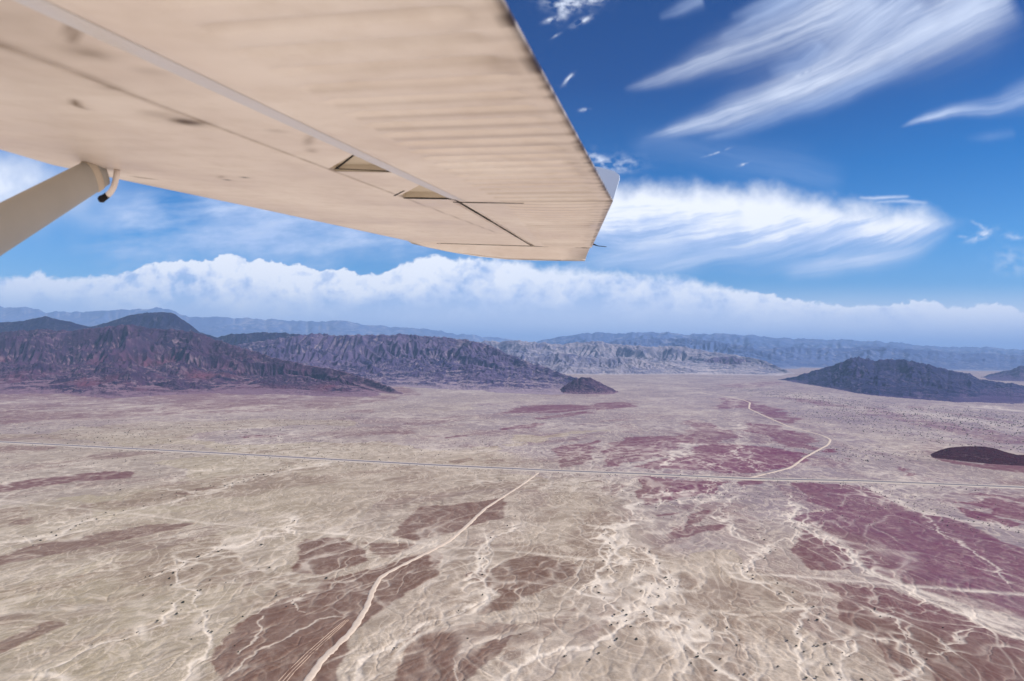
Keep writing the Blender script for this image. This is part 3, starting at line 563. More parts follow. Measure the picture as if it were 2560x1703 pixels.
# top right cirrus plume
stroke(z3((-10,518),(300,425),(560,330),(850,230),(1150,90),(1350,-30),(1500,-120)), [6, 22, 42, 52, 60, 64], [.3, .4, .45, .6, .8, .7], s=1, b=.85)
stroke(z3((530,250),(750,130),(1000,0),(1150,-80)), [10, 28, 40, 40], [.15, .4, .45, .4], s=2, b=.6)
stroke(z3((600,110),(850,20),(1000,-60)), [10, 20, 24], [.1, .25, .3], s=12, b=.5)
stroke(z3((90,815),(420,710),(750,605),(1000,510),(1200,405),(1450,270),(1750,130),(2000,20),(2200,-80)), [7, 18, 30, 36, 42, 56, 74, 80, 70], [.25, .6, .75, .8, .8, .7, .65, .6, .5], s=3, b=.88)
stroke(z3((430,815),(700,730),(950,645),(1200,560),(1420,440),(1700,320)), [7, 14, 20, 24, 22, 20], [.15, .35, .45, .5, .45, .2], s=4, b=.6)
stroke(z3((1110,420),(1180,300),(1330,170),(1550,20),(1700,-80)), [26, 50, 68, 78, 80], [.1, .35, .55, .65, .6], s=5, b=.72, fib=.6)
stroke(z3((1500,330),(1750,200),(2000,60),(2250,-60)), [20, 44, 60, 60], [.2, .5, .6, .5], s=6, b=.75)
stroke(z3((820,430),(1000,370),(1100,300),(1150,230)), [14, 26, 26, 20], [.1, .3, .35, .3], s=7, b=.55, fib=.5)
stroke(z3((1580,738),(1720,690),(1900,640),(2100,615),(2306,555),(2500,480)), [4, 12, 16, 22, 32, 40], [.3, .6, .6, .6, .6, .5], s=8, b=.7, fib=.6, sharp=1.3)
stroke(z3((200,100),(330,40),(460,-10)), [8, 16, 18], [.1, .3, .35], s=9, b=.55)
stroke(z3((1950,820),(2100,790),(2260,755)), [8, 12, 12], [.0, .15, .1], s=10, b=.5)
stroke(z3((0,870),(250,830),(500,880),(900,960),(1300,1060)), [30, 40, 40, 40, 30], [.1, .15, .18, .2, .1], s=21, b=.4, fib=.4)
def wisp(x, y, sx, sy, ang, op, b=.8, s=0):
    a = math.radians(ang); u = (cx-x)*math.cos(a)+(cy_-y)*math.sin(a); v = -(cx-x)*math.sin(a)+(cy_-y)*math.cos(a)
    over(np.exp(-(u/sx)**2-((v+n_med*sy*1.4)/sy)**2)*op*np.clip(.6+2.2*fbm(u, v*1.5, 26, 4, 2500+s), 0, 1.4), b)
for k, (p, sx, sy, an, op) in enumerate([(z2((1480,460))[0], 16, 5, -50, .75), (z2((1570,635))[0], 10, 4, -5, .6), (z2((1385,112))[0], 22, 6, -12, .7), (z2((1560,125))[0], 24, 7, -25, .7), (z2((1480,20))[0], 50, 16, 5, .75),
      (z2((1600,10))[0], 36, 11, -8, .75), (z2((1450,70))[0], 12, 22, 20, .4), (z3((530,880))[0], 26, 3, -20, .5), (z3((690,942))[0], 12, 4, -20, .55), (z3((1040,420))[0], 30, 5, -25, .35), (z2((1400,205))[0], 12, 4, -30, .4),
      (z2((1700,930))[0], 62, 19, 3, .6), (z3((2060,1355))[0], 30, 8, -20, .8), (z3((2050,1300))[0], 20, 4, 30, .5), (z3((1960,1365))[0], 12, 3, 5, .4), (z3((2260,1360))[0], 36, 7, 0, .4), (z3((2250,1500))[0], 50, 26, 0, .25)]):
    wisp(p[0], p[1], sx, sy, an, op, s=k*3)
# broad mid-level cloud right of the wing tip
top = np.array(z3((-1100,900),(-600,930),(-250,985),(0,1048),(150,1035),(300,1028),(420,1045),(500,1075),(600,1050),(700,1040),(820,1062),(950,1085),(1200,1120),(1350,1150),(1550,1172),(1750,1190),(1900,1240),(2050,1300)))
yt = np.interp(cx, top[:, 0], top[:, 1]); bot = np.array(z3((-1100,1480),(-300,1500),(0,1510),(500,1530),(900,1560),(1300,1520),(1600,1450),(1800,1370),(2050,1290)))
yb = np.interp(cx, bot[:, 0], bot[:, 1]); dd = cy_-yt+n_med*26+fbm(cx, cy_, 28, 4, 2610)*11; tt = np.clip((cy_-yt)/np.maximum(yb-yt, 5), -1, 2)
arc = fbm((cx+cy_*.9)*.12, cy_+(cx-1700)*.16+((cx-1800)/300)**2*26+n_big*25, 34, 5, 2650, gain=.62)
bodyA = sstep(-16, 62, dd)*(1-sstep(.55, 1.12, tt+.28*arc+.12*n_big))*sstep(1080, 1300, cx)*sstep(2440, 2300, cx+n_med*40)
shade = 1.05-.62*sstep(.30, .75, tt+.5*arc+.45*n_big)
over(bodyA*np.clip(1.3-.35*sstep(.35, .95, tt)+.55*arc*sstep(.2, .6, tt), 0, 1), np.clip(shade+.15*n_med, .2, 1))
stroke(z3((1900,1330),(1700,1420),(1450,1490),(1150,1540),(900,1575)), [10, 22, 26, 24, 14], [.2, .5, .65, .65, .3], s=30, b=.7)
stroke(z3((700,1230),(560,1360),(380,1440),(100,1500),(-200,1530)), [16, 24, 26, 22, 14], [.2, .35, .4, .5, .3], s=31, b=.55)
stroke(z3((900,1400),(600,1470),(300,1530),(0,1560)), [12, 20, 20, 12], [.3, .5, .5, .2], s=32, b=.7)
stroke(z3((400,1400),(100,1420),(-150,1500),(-400,1560)), [16, 26, 20, 14], [.3, .6, .5, .3], s=33, b=.8)
stroke(z3((1350,1140),(1500,1133),(1650,1135)), [3, 5, 4], [.4, .8, .5], s=34, b=.8, sharp=1.5); stroke(z3((1450,1160),(1600,1158),(1760,1170)), [3, 5, 4], [.4, .7, .4], s=35, b=.8, sharp=1.5)
# cumulus bank along the horizon
kk = 1.0861
T = np.array([(-300,640),(0,640),(60,633),(95,623),(125,641),(270,633),(300,623),(340,613),(400,604),(480,601),(505,590),(530,583),(556,598),(600,603),(640,609),(700,613),(725,626),(800,625),(830,636),(880,630),(920,613),(960,600),(1000,590),(1060,597),(1110,588),(1150,592),(1200,600),(1250,608),(1400,618),(1550,630),(1650,652),(1720,672),(1800,681),(1850,694),(1950,706),(2050,700),(2130,692),(2180,709),(2230,709),(2270,700),(2330,704),(2357,720),(2700,715)])*kk
yt = np.interp(cx, T[:, 0], T[:, 1]); soft = np.interp(cx, np.array([0, 250, 320, 800, 1000, 1300, 1650, 1750, 2357])*kk, [14, 12, 5, 5, 9, 30, 26, 7, 6])
puff = (fbm(cx, cy_, 46, 5, 2710, gain=.55, ridged=True)-.35)*13+fbm(cx, cy_, 120, 3, 2730)*7
dd = cy_-yt+puff
dep_ = cy_-yt
a_bank = sstep(0, 1, (dd+3)/soft/1.1)
fadeb = 1-sstep(740*1.0, 850, cy_-(cx-1280)*.03)
crisp = np.interp(cx, np.array([-300, 0, 250, 330, 830, 1000, 1250, 1600, 1720, 1900, 2357])*kk, [.6, .65, .7, 1, 1, .9, .75, .75, 1.05, 1.1, 1.1])
lump = fbm(cx+n_med*25, cy_*1.4, 130, 6, 2750, gain=.55)
cau = 1-2*np.abs(fbm(cx+n_med*14, cy_*1.15, 70, 5, 2760, gain=.6)); cau = sstep(.2, .95, cau)                         # billow heads
bb = np.clip(1.12-dep_/(165+45*n_big)+1.0*lump+.42*(cau-.5)*np.clip(1-dep_/260, 0, 1), .30, 1.1)*crisp+.5*(1-crisp)
over(a_bank*(.45+.55*np.clip(fadeb, 0, 1))*np.clip(.68+.5*bb+.2*lump, 0, 1), bb)
low = sstep(700, 830, cy_)*.85; over(np.clip(low*1.05, 0, .9), .74+.12*sstep(1200, 2200, cx)+.15*n_big)
cm = bpy.data.materials.new('cloud_light'); cm.use_nodes = True; cn = cm.node_tree; cn.nodes.clear()
out = cn.nodes.new('ShaderNodeOutputMaterial'); mixs = cn.nodes.new('ShaderNodeMixShader'); tr = cn.nodes.new('ShaderNodeBsdfTransparent'); em = cn.nodes.new('ShaderNodeEmission')
aa_ = cn.nodes.new('ShaderNodeAttribute'); aa_.attribute_name = 'cover'; ab_ = cn.nodes.new('ShaderNodeAttribute'); ab_.attribute_name = 'brightness'
rc = cn.nodes.new('ShaderNodeValToRGB'); els = rc.color_ramp.elements; els[0].position = 0; els[0].color = (*srgb(140, 172, 224), 1); els[1].position = 1; els[1].color = (*srgb(240, 243, 250), 1)
e_ = els.new(.5); e_.color = (*srgb(184, 202, 236), 1)
cn.links.new(ab_.outputs['Fac'], rc.inputs[0]); em.inputs[1].default_value = .90; cn.links.new(rc.outputs[0], em.inputs[0]); cn.links.new(aa_.outputs['Fac'], mixs.inputs[0])
cn.links.new(tr.outputs[0], mixs.inputs[1]); cn.links.new(em.outputs[0], mixs.inputs[2]); cn.links.new(mixs.outputs[0], out.inputs[0])
cm.cycles.emission_sampling = 'NONE'
CP = dv.reshape(-1, 3)*230000+np.array([0, 0, H])
tag(mesh_obj('clouds', CP, grid_faces(nv, nu), cm, attrs={'cover': np.clip(al, 0, 1), 'brightness': np.clip(br, 0, 1)}), kind='structure')

# ================================================================== AIR
bmv = [(x, y, z) for z in (-60, 2900) for x, y in ((-210e3, -210e3), (210e3, -210e3), (210e3, 210e3), (-210e3, 210e3))]
bmf = [(0, 3, 2, 1), (4, 5, 6, 7), (0, 1, 5, 4), (1, 2, 6, 5), (2, 3, 7, 6), (3, 0, 4, 7)]
hm = bpy.data.materials.new('thin_blue_air'); hm.use_nodes = True; hn = hm.node_tree; hn.nodes.clear()
ho = hn.nodes.new('ShaderNodeOutputMaterial'); pv = hn.nodes.new('ShaderNodeVolumePrincipled')
pv.inputs['Color'].default_value = (.42, .66, 1.0, 1); pv.inputs['Density'].default_value = 2.1e-5; pv.inputs['Anisotropy'].default_value = 0.0
hn.links.new(pv.outputs[0], ho.inputs['Volume'])
tag(mesh_obj('haze', bmv, bmf, hm, smooth=False), kind='stuff')

# ================================================================== SHRUBS
def shrub_mesh(name, seed, mat):
    r = random.Random(seed); V = []; Fc = []
    for k in range(r.randint(4, 6)):                       # leafy lobes of uneven size
        a = r.uniform(0, 6.28); q = r.uniform(.0, 1.5); cxx, cyy, czz = q*math.cos(a), q*math.sin(a), r.uniform(1.0, 2.1)
        for j in range(34):
            th = r.uniform(0, 6.28); ph = math.acos(r.uniform(-.6, 1)); rad = r.uniform(.7, 1.25)
            c = Vector((cxx+rad*math.sin(ph)*math.cos(th)*1.15, cyy+rad*math.sin(ph)*math.sin(th)*1.15, czz+rad*.75*math.cos(ph)))
            u = Vector((r.gauss(0, 1), r.gauss(0, 1), r.gauss(0, 1))).normalized(); v = u.orthogonal().normalized(); s = r.uniform(.28, .5)
            b = len(V); V += [c+u*s, c+v*s*.8, c-u*s, c-v*s*.8]; Fc.append((b, b+1, b+2, b+3))
    for k in range(4):                                     # stems
        a = k*1.6+r.random(); tip = Vector((math.cos(a)*.9, math.sin(a)*.9, 1.5)); b = len(V)
        for s, cc in ((.10, Vector((0, 0, -.6))), (.05, tip)):
            V += [cc+Vector((s*math.cos(q), s*math.sin(q), 0)) for q in (0, 2.09, 4.19)]
        Fc += [(b, b+1, b+4, b+3), (b+1, b+2, b+5, b+4), (b+2, b, b+3, b+5)]
    me = bpy.data.meshes.new(name); me.from_pydata(V, [], Fc); me.materials.append(mat); me.update(); return me
lf = M('dry_green_leaves', .9); ln = lf.noise(.9, 3); leaf_m = lf.color(lf.mix(ln, (.030, .034, .022), (.070, .068, .045)))
SM = [shrub_mesh('shrub', k, leaf_m) for k in range(4)]
def zone(x, y):
    if y > 1430 and x < 1200: return 'dark thorny shrub on the pale braided wash at lower left', 'shrubs along the lower left washes'
    if x < 900: return 'dark thorny shrub in the long pale wash crossing the left plain', 'shrubs along the left wash'
    if x < 1400: return 'dark thorny shrub beside the dirt road in the middle of the plain', 'shrubs near the dirt road'
    if y < 1240: return 'dark thorny shrub beside the straight highway', 'shrubs along the highway'
    if x < 1850: return 'dark thorny shrub on the white branching wash right of the road', 'shrubs along the middle wash'
    return 'dark thorny shrub on the pale winding wash at lower right', 'shrubs along the right wash'
dots = []
dots += [(p, s) for p, s in zip(Z7((105,530),(165,528),(235,510),(265,495),(255,525),(320,498),(345,482),(362,474),(397,450),(440,450),(372,460),(150,568),(182,548),(518,432),(560,412),(480,420),(650,392),(700,365),(735,340),(800,328),(800,345),(890,320),(840,345),(920,308),(955,300),(1020,300),(1030,292),(1055,288),(1080,285),(1105,272),(1105,282),(1150,262),(1165,250),(1195,248),(1200,255),(1230,232),(1245,232),(1262,238),(1270,225),(1310,212),(1390,208),(1450,203),(1535,190),(1560,189),
   (1335,458),(1300,487),(1185,567),(1222,670),(990,598),(1005,590),(900,620),(893,622),(870,675),(815,680),(785,695),(768,720),(775,750),(910,772),(885,797),(895,775),(800,880),(780,832),(830,828),(740,868),(715,912),(945,957),(960,960),(622,963),(1100,893),(1040,967),(650,795),(1250,797),(2190,628),(2175,630),(2185,702),(2187,793),(1787,1035),(2225,535),(2330,485),(2300,480),(2335,437),(1480,718),(545,318),(425,197),(570,188),(612,182),(265,205),(120,210),(1760,172),(1720,180)), [1.1]*200)]
dots += [(p, s) for p, s in zip(Z8((480,560),(482,583),(450,640),(470,680),(415,758),(430,785),(455,808),(540,865),(555,885),(555,910),(575,938),(500,885),(487,930),(635,870),(700,800),(750,760),(740,725),(735,715),(705,650),(480,1028),(428,1058),(275,1073),(385,1090),(510,995),(600,995),(780,835),(1075,652),(1083,672),(1103,690),(1128,705),(1127,720),(1240,742),(1247,790),(1310,782),(1308,850),(1403,847),(1380,908),(1420,908),(1340,940),(1330,970),(1405,1023),(1420,1024),(1453,1018),(1360,1052),(1535,1055),(1470,1110),(1485,1110),(1513,1150),(1415,1168),(1370,1170),(875,1075),(980,1085),(960,1137),(1090,1153),(580,600),(660,600),(575,635),(450,520),(455,500),(990,560),(1130,540),(1180,628),(1205,598),(1230,590),(1320,490),(1350,470),(1380,495),(1180,545),(690,400),(760,385),(625,395),(610,385),(880,355),(1000,340),(1030,345),(1050,360),(1075,360),(970,350),(1110,345),(1150,500),(2010,480),(2130,462),(2332,512),(2250,490),(2200,478),(1790,375),(1770,370),(1900,415),(1990,455),(1285,1000),(1325,1025),(1620,1180),(1430,880),(1240,275),(1220,265),(1400,270),(1560,270),(1700,278),(1165,268),(800,250),(350,235),(490,236),(640,246)), [1.0]*200)]
first = None; cnt = 0
for (p, s) in dots:
    P = ground_pt(np.array(p[0]), np.array(p[1])); lab, grp = zone(*p)
    o = bpy.data.objects.new('shrub', random.choice(SM)); COL.objects.link(o)
    o.location = (P[0], P[1], -.6); k = random.uniform(.6, 1.15)*s; o.scale = (k*1.25, k*1.25, k); o.rotation_euler = (0, 0, random.uniform(0, 6.28))
    tag(o, lab, 'shrub', grp); cnt += 1
wl_ = [w_ for w_ in WASH if w_[1] <= 13 and w_[0][0][1] > 1180]
for _ in range(95):
    pts = random.choice(wl_)[0]; k = random.randrange(len(pts)-1); q = random.random()
    x = pts[k][0]*(1-q)+pts[k+1][0]*q; y = pts[k][1]*(1-q)+pts[k+1][1]*q
    if not (0 < x < 2560 and y < 1700): continue
    P = ground_pt(np.array(x), np.array(y)); lab, grp = zone(x, y)
    o = bpy.data.objects.new('shrub', random.choice(SM)); COL.objects.link(o)
    o.location = (P[0]+random.gauss(0, 12), P[1]+random.gauss(0, 12), -.6); k = random.uniform(.4, .85); o.scale = (k*1.25, k*1.25, k); o.rotation_euler = (0, 0, random.uniform(0, 6.28))
    tag(o, lab, 'shrub', grp); cnt += 1
print('shrubs', cnt)
# far shrubs, thousands: one mass
V = []; Fc = []
cand = []
def strew(pts, spread, n, smin=.8, smax=1.6):
    P = G(pts); L = np.concatenate([[0], np.cumsum(np.hypot(*(P[1:]-P[:-1]).T))])
    for _ in range(n):
        q = random.uniform(0, L[-1]); x = np.interp(q, L, P[:, 0])+random.gauss(0, spread); y = np.interp(q, L, P[:, 1])+random.gauss(0, spread); cand.append((x, y, random.uniform(smin, smax)))
strew(Z6((980,560),(1250,600),(1500,660),(1900,730),(2400,800)), 260, 750, 1.2, 2.4); strew(Z6((1200,660),(1500,740),(2000,840),(2400,880)), 190, 420, 1.0, 2.0); strew(Z6((1850,640),(2400,760)), 260, 420, 1.2, 2.4)
strew(Z6((1250,870),(1400,940),(1600,900),(1750,930)), 130, 130); strew(Z6((700,520),(1000,560)), 300, 200, 1.2, 2.2)
strew([(0,1070),(300,1085),(560,1080),(900,1040)], 240, 260); strew([(0,1110),(600,1140),(1300,1180),(2500,1222)], 45, 200, .6, 1.1); strew([(100,1100),(500,1110),(1000,1120),(1300,1100)], 180, 160, .7, 1.3)
strew(Z6((1400,1090),(1700,1180),(2000,1290),(2300,1370)), 40, 60, .6, 1.)
strew([(0,1180),(600,1130),(1200,1150),(1700,1130)], 300, 420, .5, 1.); strew([(1300,1240),(1700,1260),(2100,1250),(2500,1300)], 160, 300, .4, .8)
for x, y, s in cand:
    b = len(V); a0 = random.uniform(0, 6.28); n_ = 6
    V.append((x, y, 1.7*s))
    for i in range(n_): r_ = s*random.uniform(1.6, 3.0); V.append((x+r_*math.cos(a0+i*1.047), y+r_*math.sin(a0+i*1.047), random.uniform(.5, 1.0)*s))
    for i in range(n_): r_ = s*random.uniform(.6, 1.2); V.append((x+r_*math.cos(a0+i*1.047), y+r_*math.sin(a0+i*1.047), -1))
    for i in range(n_): j = (i+1) % n_; Fc.append((b, b+1+i, b+1+j)); Fc.append((b+1+i, b+7+i, b+7+j, b+1+j))
tag(mesh_obj('scrub', V, Fc, leaf_m, smooth=False), 'countless tiny dark shrubs dotted over the far plain', 'scrub', kind='stuff')

# ================================================================== AIRCRAFT WING
S_ = 0.5                                                    # wing units -> metres
su = np.array([0.21947504, 0.06274809, 0.97359816]); cu = np.array([-0.97458407, 0.06003429, 0.2158281]); nu_ = np.array([0.04490647, 0.99622215, -0.07432931])
def cam2world(v): v = np.asarray(v); return np.stack([v[..., 0], v[..., 1], -v[..., 2]], -1) @ R3.T
B = np.stack([cam2world(su), cam2world(cu), cam2world(nu_)], 1)*S_      # columns: span, chord (forward), up
ac = bpy.data.objects.new('light_aircraft', None); COL.objects.link(ac); ac.location = (0, 0, H)
tag(ac, 'weathered cream high wing of a small aircraft with its strut, seen from below', 'aircraft')
def W3(u, v, w_): return np.stack([np.asarray(u)+0*np.asarray(v)+0*np.asarray(w_), np.asarray(v)+0*np.asarray(u)+0*np.asarray(w_), np.asarray(w_)+0*np.asarray(u)+0*np.asarray(v)], -1) @ B.T
def img2uv(x, y, wh=.6):                                    # photo pixel -> span, chord on the plane at height wh
    r = np.stack([np.asarray(x, float)-1280, -(np.asarray(y, float)-851.5), np.full(np.shape(x), F)], -1); t = wh/(r @ nu_); P = r*t[..., None]
    return P @ su, P @ cu
def UV(*pts): a = np.array(pts, float); u, v = img2uv(a[:, 0], a[:, 1]); return np.stack([u, v], -1)

pm = M('cream_aircraft_paint', .38, .5)
d_, r_s = pm.attr('dirt'), pm.attr('rust')  # dirt mask also carries the painted bead shade
pn = pm.noise(2.2, 5, .6); pn2 = pm.noise(14, 4, .6)
base = pm.mix(pm.rng(pn, .35, .65), srgb(238, 224, 213), srgb(248, 238, 229))
base = pm.mix(pm.rng(pn2, .45, .75, 0, .25), base, srgb(200, 182, 160))
base = pm.mix(pm.math('MINIMUM', d_, 1.), base, srgb(120, 98, 76))
base = pm.mix(pm.math('MINIMUM', r_s, 1.), base, srgb(44, 26, 20))
pm.l(pm.rng(pn, .3, .7, .3, .55), pm.b.inputs['Roughness'])
paint = pm.color(base)
km = M('dark_gap', .9); dark_m = km.color((.012, .009, .008))
rm_ = M('grimy_inner_skin', .8); dn = rm_.noise(12, 4); inner_m = rm_.color(rm_.mix(dn, srgb(196, 182, 160), srgb(222, 210, 192)))
sm_ = M('grey_strut_paint', .45, .5); dn = sm_.noise(5, 4); strut_m = sm_.color(sm_.mix(dn, srgb(160, 158, 150), srgb(186, 182, 172)))
bm_ = M('black_rubber', .5); black_m = bm_.color((.01, .008, .010))
fm_ = M('pale_blue_fibreglass', .5); fib_m = fm_.color(srgb(205, 220, 238))

def at_u(x, y, u0):
    r = np.array([x-1280, -(y-851.5), F]); P = r*(u0/np.dot(r, su)); return (P@su, P@cu, P@nu_)
def gs(d, s): return np.exp(-(d/s)**2)
def dirt_shade_fields(u, v):
    """grime, rust, painted bead shade and root darkening on the underside, in span/chord coordinates"""
    d = np.zeros(u.shape); r = np.zeros(u.shape)
    n = fbm(u*1.2, v*.2, .5, 4, 5001); n2 = fbm(u, v, .12, 4, 5050); n3 = fbm(u*1.2, v*.1, .12, 3, 5070)
    d += np.clip(.02+.05*n+.05*n3, 0, .3)
    ph = ((u-1.45)/.165+.5) % 1-.5; d += np.where(v < 1.1+np.clip((u-4.48)/4.5, 0, 1)*.5, .30*gs(ph, .14)*(.7+n), 0)  # bead lines darkened in colour to stand in for their weak shading
    d += .10*gs(v-.37, .5)*(.8+.8*n2)                                   # towards the trailing edge
    te = .37+np.clip((u-4.45)/4.1, 0, 1)*.56
    spots = perlin(u*15, v*0+3.3, 44)
    d += gs(v-te, .02)*(.4+.9*n2); r += gs(v-te-.01, .014)*np.clip(spots*1.6+.05, 0, 1)*.9+gs(v-te, .008)*.55
    d += gs(v-te-.09, .05)*np.clip(spots*1.2+n2, 0, 1)*.35
    ln = 1.8+.03*perlin(u*2, u*0, 51)*gs(u-1.5, 1)                                               # skin lap line
    d += gs(v-ln, .012+.03*gs(u-1.2, .7))*(.55*(u < 7.1))*(.8+.5*n2)
    d += gs(u-7.05, .02)*(v < 1.95)*0
    d += gs(np.maximum(u-.9, 0), .75)*sstep(1.3, 1.6, v)*.42*(1+.6*n)  # darker tone towards the wing root
    # chordwise rivet rows of the outer panel and tip seam
    for uu, st in ((7.2, .25), (9.0, .0)): d += gs(u-uu, .02)*st*(np.sin(v*90) > .3)
    for x, y, s, st in ((468,305,.055,1.), (223,133,.05,.5), (372,180,.04,.25), (697,328,.035,.3), (388,287,.05,.3), (270,220,.03,.3)):
        a, b = img2uv(np.array([x]), np.array([y])); d += gs(np.hypot((u-a[0])*1., (v-b[0])*.8)+n2*.03, s)*st
        if st == 1.: r += gs(np.hypot(u-a[0], v-b[0])+n2*.04, .035)*.7
    for x, y in ((568,450), (612,444)):
        a, b = img2uv(np.array([x]), np.array([y])); r += gs(np.hypot(u-a[0], v-b[0]), .022)
    def arc(pts, wd, st):
        dd_, t, _ = seg_dist(u, v, UV(*pts)); return gs(dd_, wd)*st*np.sin(np.clip(t, .02, .98)*math.pi)**.5
    d += arc([(201,40),(186,65),(178,95),(182,110)], .014, .8); d += arc([(186,248),(190,262),(205,270),(224,274)], .016, .9)
    d += arc([(782,338),(772,350),(768,365)], .02, .5); d += arc([(548,447),(556,440),(566,442)], .02, .4); d += arc([(775,370),(782,374),(778,380),(772,372)], .02, .4)
    d += arc([(325,440),(350,444),(395,450)], .02, .8)+arc([(700,535),(560,528),(470,500)], .05, .15)
    d += gs(v-3.5, .10)*.18*(.7+n)
    return np.clip(d, 0, 1), np.clip(r, 0, 1)
def loft(name, us, secfun, mat, parent, wavy=None):
    """closed section swept along the span"""
    rows = [secfun(u) for u in us]; n = len(rows[0]); A = np.array(rows); U = np.repeat(np.array(us)[:, None], n, 1)
    if wavy is not None: A[..., 1] += wavy(U, A)
    V = W3(U, A[..., 0], A[..., 1]).reshape(-1, 3)
    Fq = grid_faces(len(us), n, True); di, ru = dirt_shade_fields(U.ravel(), A[..., 0].ravel())
    caps = [tuple(range(n))[::-1], tuple((len(us)-1)*n+i for i in range(n))]
    Fl = [tuple(q) for q in Fq.tolist()]+caps
    return mesh_obj(name, V, Fl, mat, parent, attrs={'dirt': di, 'rust': ru})
def nose(v0=3.35, L=.45, h=.12, n=14):
    q = np.linspace(0, 1, n); return list(zip(v0+L*q, .6+h*q**2.5))
LEv = lambda u: np.interp(u, [-2, 2.85, 3.4, 4.0, 5.5, 9.0], [-.16, -.12, .04, .04, 0, 0])
AFT = lambda u: np.interp(u, [-2, 4.48, 4.4801, 9.05], [1.80, 1.80, 1.49, 1.80])
def wing_sec(u):
    sh = LEv(u); a = AFT(u)
    low = [(v, .6) for v in np.linspace(a, 3.33+sh, 70)]
    ns = [(v+sh, w_) for v, w_ in nose()]
    up = [(3.84+sh, .76), (3.78+sh, .83), (3.6+sh, .90), (3.3, .96), (2.9, .99), (2.4, .96), (1.95, .90), (a, .86)]
    return low+ns+up
us = np.concatenate([np.linspace(-1.2, 4.47, 260), np.linspace(4.481, 9.0, 170)])
loft('wing', us, wing_sec, paint, ac)
# cove lip between rear spar and flap, with two open notches
def flat_piece(name, outline, w0, w1, mat, parent, dirt=True):
    P = np.array(outline); n = len(P)
    V = np.concatenate([W3(P[:, 0], P[:, 1], np.full(n, w0)), W3(P[:, 0], P[:, 1], np.full(n, w1))])
    Fl = [tuple(range(n)), tuple(range(2*n-1, n-1, -1))]+[(i, (i+1) % n, n+(i+1) % n, n+i) for i in range(n)]
    di, ru = dirt_shade_fields(P[:, 0], P[:, 1])
    return mesh_obj(name, V, Fl, mat, parent, smooth=False, attrs={'dirt': np.tile(di, 2), 'rust': np.tile(ru, 2)})
N1 = UV((840,423),(885,388),(1000,430)); N2 = UV((985,490),(1040,462),(1125,494))
def quad_panel(name, corners, w0, w1, mat, parent, n=160, m=14):
    c = np.array(corners, float); a, b = np.meshgrid(np.linspace(0, 1, n), np.linspace(0, 1, m)); a = a[..., None]; b = b[..., None]
    P = (c[0]*(1-a)+c[1]*a)*(1-b)+(c[3]*(1-a)+c[2]*a)*b; P = P.reshape(-1, 2); k = len(P)
    V = np.concatenate([W3(P[:, 0], P[:, 1], np.full(k, w0)), W3(P[:, 0], P[:, 1], np.full(k, w1))]); f0 = grid_faces(m, n)
    di, ru = dirt_shade_fields(P[:, 0], P[:, 1])
    return mesh_obj(name, V, np.concatenate([f0, f0[:, ::-1]+k]), mat, parent, smooth=False, attrs={'dirt': np.tile(di, 2), 'rust': np.tile(ru, 2)})
quad_panel('cove_panel', [(-1.2,1.80),(N1[0][0],1.80),(N1[1][0]-.02,1.465),(-1.2,1.465)], .6003, .61, paint, ac)
quad_panel('cove_panel', [(N1[2][0],1.80),(N2[0][0],1.80),(N2[1][0],1.465),(N1[2][0]+.02,1.465)], .6003, .61, paint, ac)
flat_piece('cove_ceiling', [(-1.2,1.797),(4.47,1.797),(4.47,1.2),(-1.2,1.2)], .64, .65, inner_m, ac)
flat_piece('rib', [(N1[2][0]-.0,1.797),(N1[2][0]+.03,1.797),(N1[2][0]+.05,1.3),(N1[2][0]+.02,1.3)], .603, .73, inner_m, ac)
flat_piece('rib', [(4.46,1.797),(4.475,1.797),(4.475,1.3),(4.46,1.3)], .603, .73, inner_m, ac)
flat_piece('spar_web', [(-1.2,1.797),(4.47,1.797),(4.47,1.79),(-1.2,1.79)], .612, .73, inner_m, ac)
# flap: smooth nose, beaded skin
BE = [img2uv(np.array([x]), np.array([y]))[0][0] for x, y in ((530,50),(628,106),(704,155),(772,197),(827,233),(882,269),(929,299))]
STEP = (BE[-1]-BE[0])/6; print('bead step', STEP, BE)
def beads(U, A):
    ph = ((U-BE[0])/STEP+.5) % 1-.5
    v = A[..., 0]; te = .37+np.clip((U-4.45)/4.1, 0, 1)*.56
    lim = 1.12+.0*U+np.clip((U-4.48)/4.5, 0, 1)*.5
    on = sstep(te+.07, te+.12, v)*(1-sstep(lim-.05, lim, v))*(A[..., 1] < .68)
    return .012*np.exp(-(ph/.13)**2)*on
def flap_sec(u):
    low = [(v, .598-.025*(v-.37)) for v in np.linspace(.37, 1.30, 46)]
    return low+[(1.35, .579), (1.40, .585), (1.44, .592), (1.48, .602), (1.505, .616), (1.50, .64), (1.40, .655), (.9, .66), (.37, .612)]
loft('flap', np.concatenate([np.arange(-1.2, 4.44, STEP/9), [4.44]]), flap_sec, paint, ac, beads)
lm_ = M('painted_sky_sheen', .3, .6); ln_ = lm_.noise(3, 4); sheen_m = lm_.color(lm_.mix(ln_, srgb(226, 220, 216), srgb(238, 232, 228)))  # sky sheen on the flap nose, painted as a pale strip
uu_ = np.linspace(-1.2, 4.42, 80); vv_ = np.array([1.345, 1.39, 1.44, 1.472]); ww_ = np.interp(vv_, [1.30, 1.35, 1.40, 1.44, 1.48], [.5748, .579, .585, .592, .602])-.0012
V_ = W3(np.repeat(uu_, 4), np.tile(vv_, 80), np.tile(ww_, 80)); V2_ = W3(np.repeat(uu_, 4), np.tile(vv_, 80), np.tile(ww_+.001, 80)); f_ = grid_faces(80, 4)
mesh_obj('flap_sheen_strip', np.concatenate([V_, V2_]), np.concatenate([f_, f_[:, ::-1]+320]), sheen_m, ac)
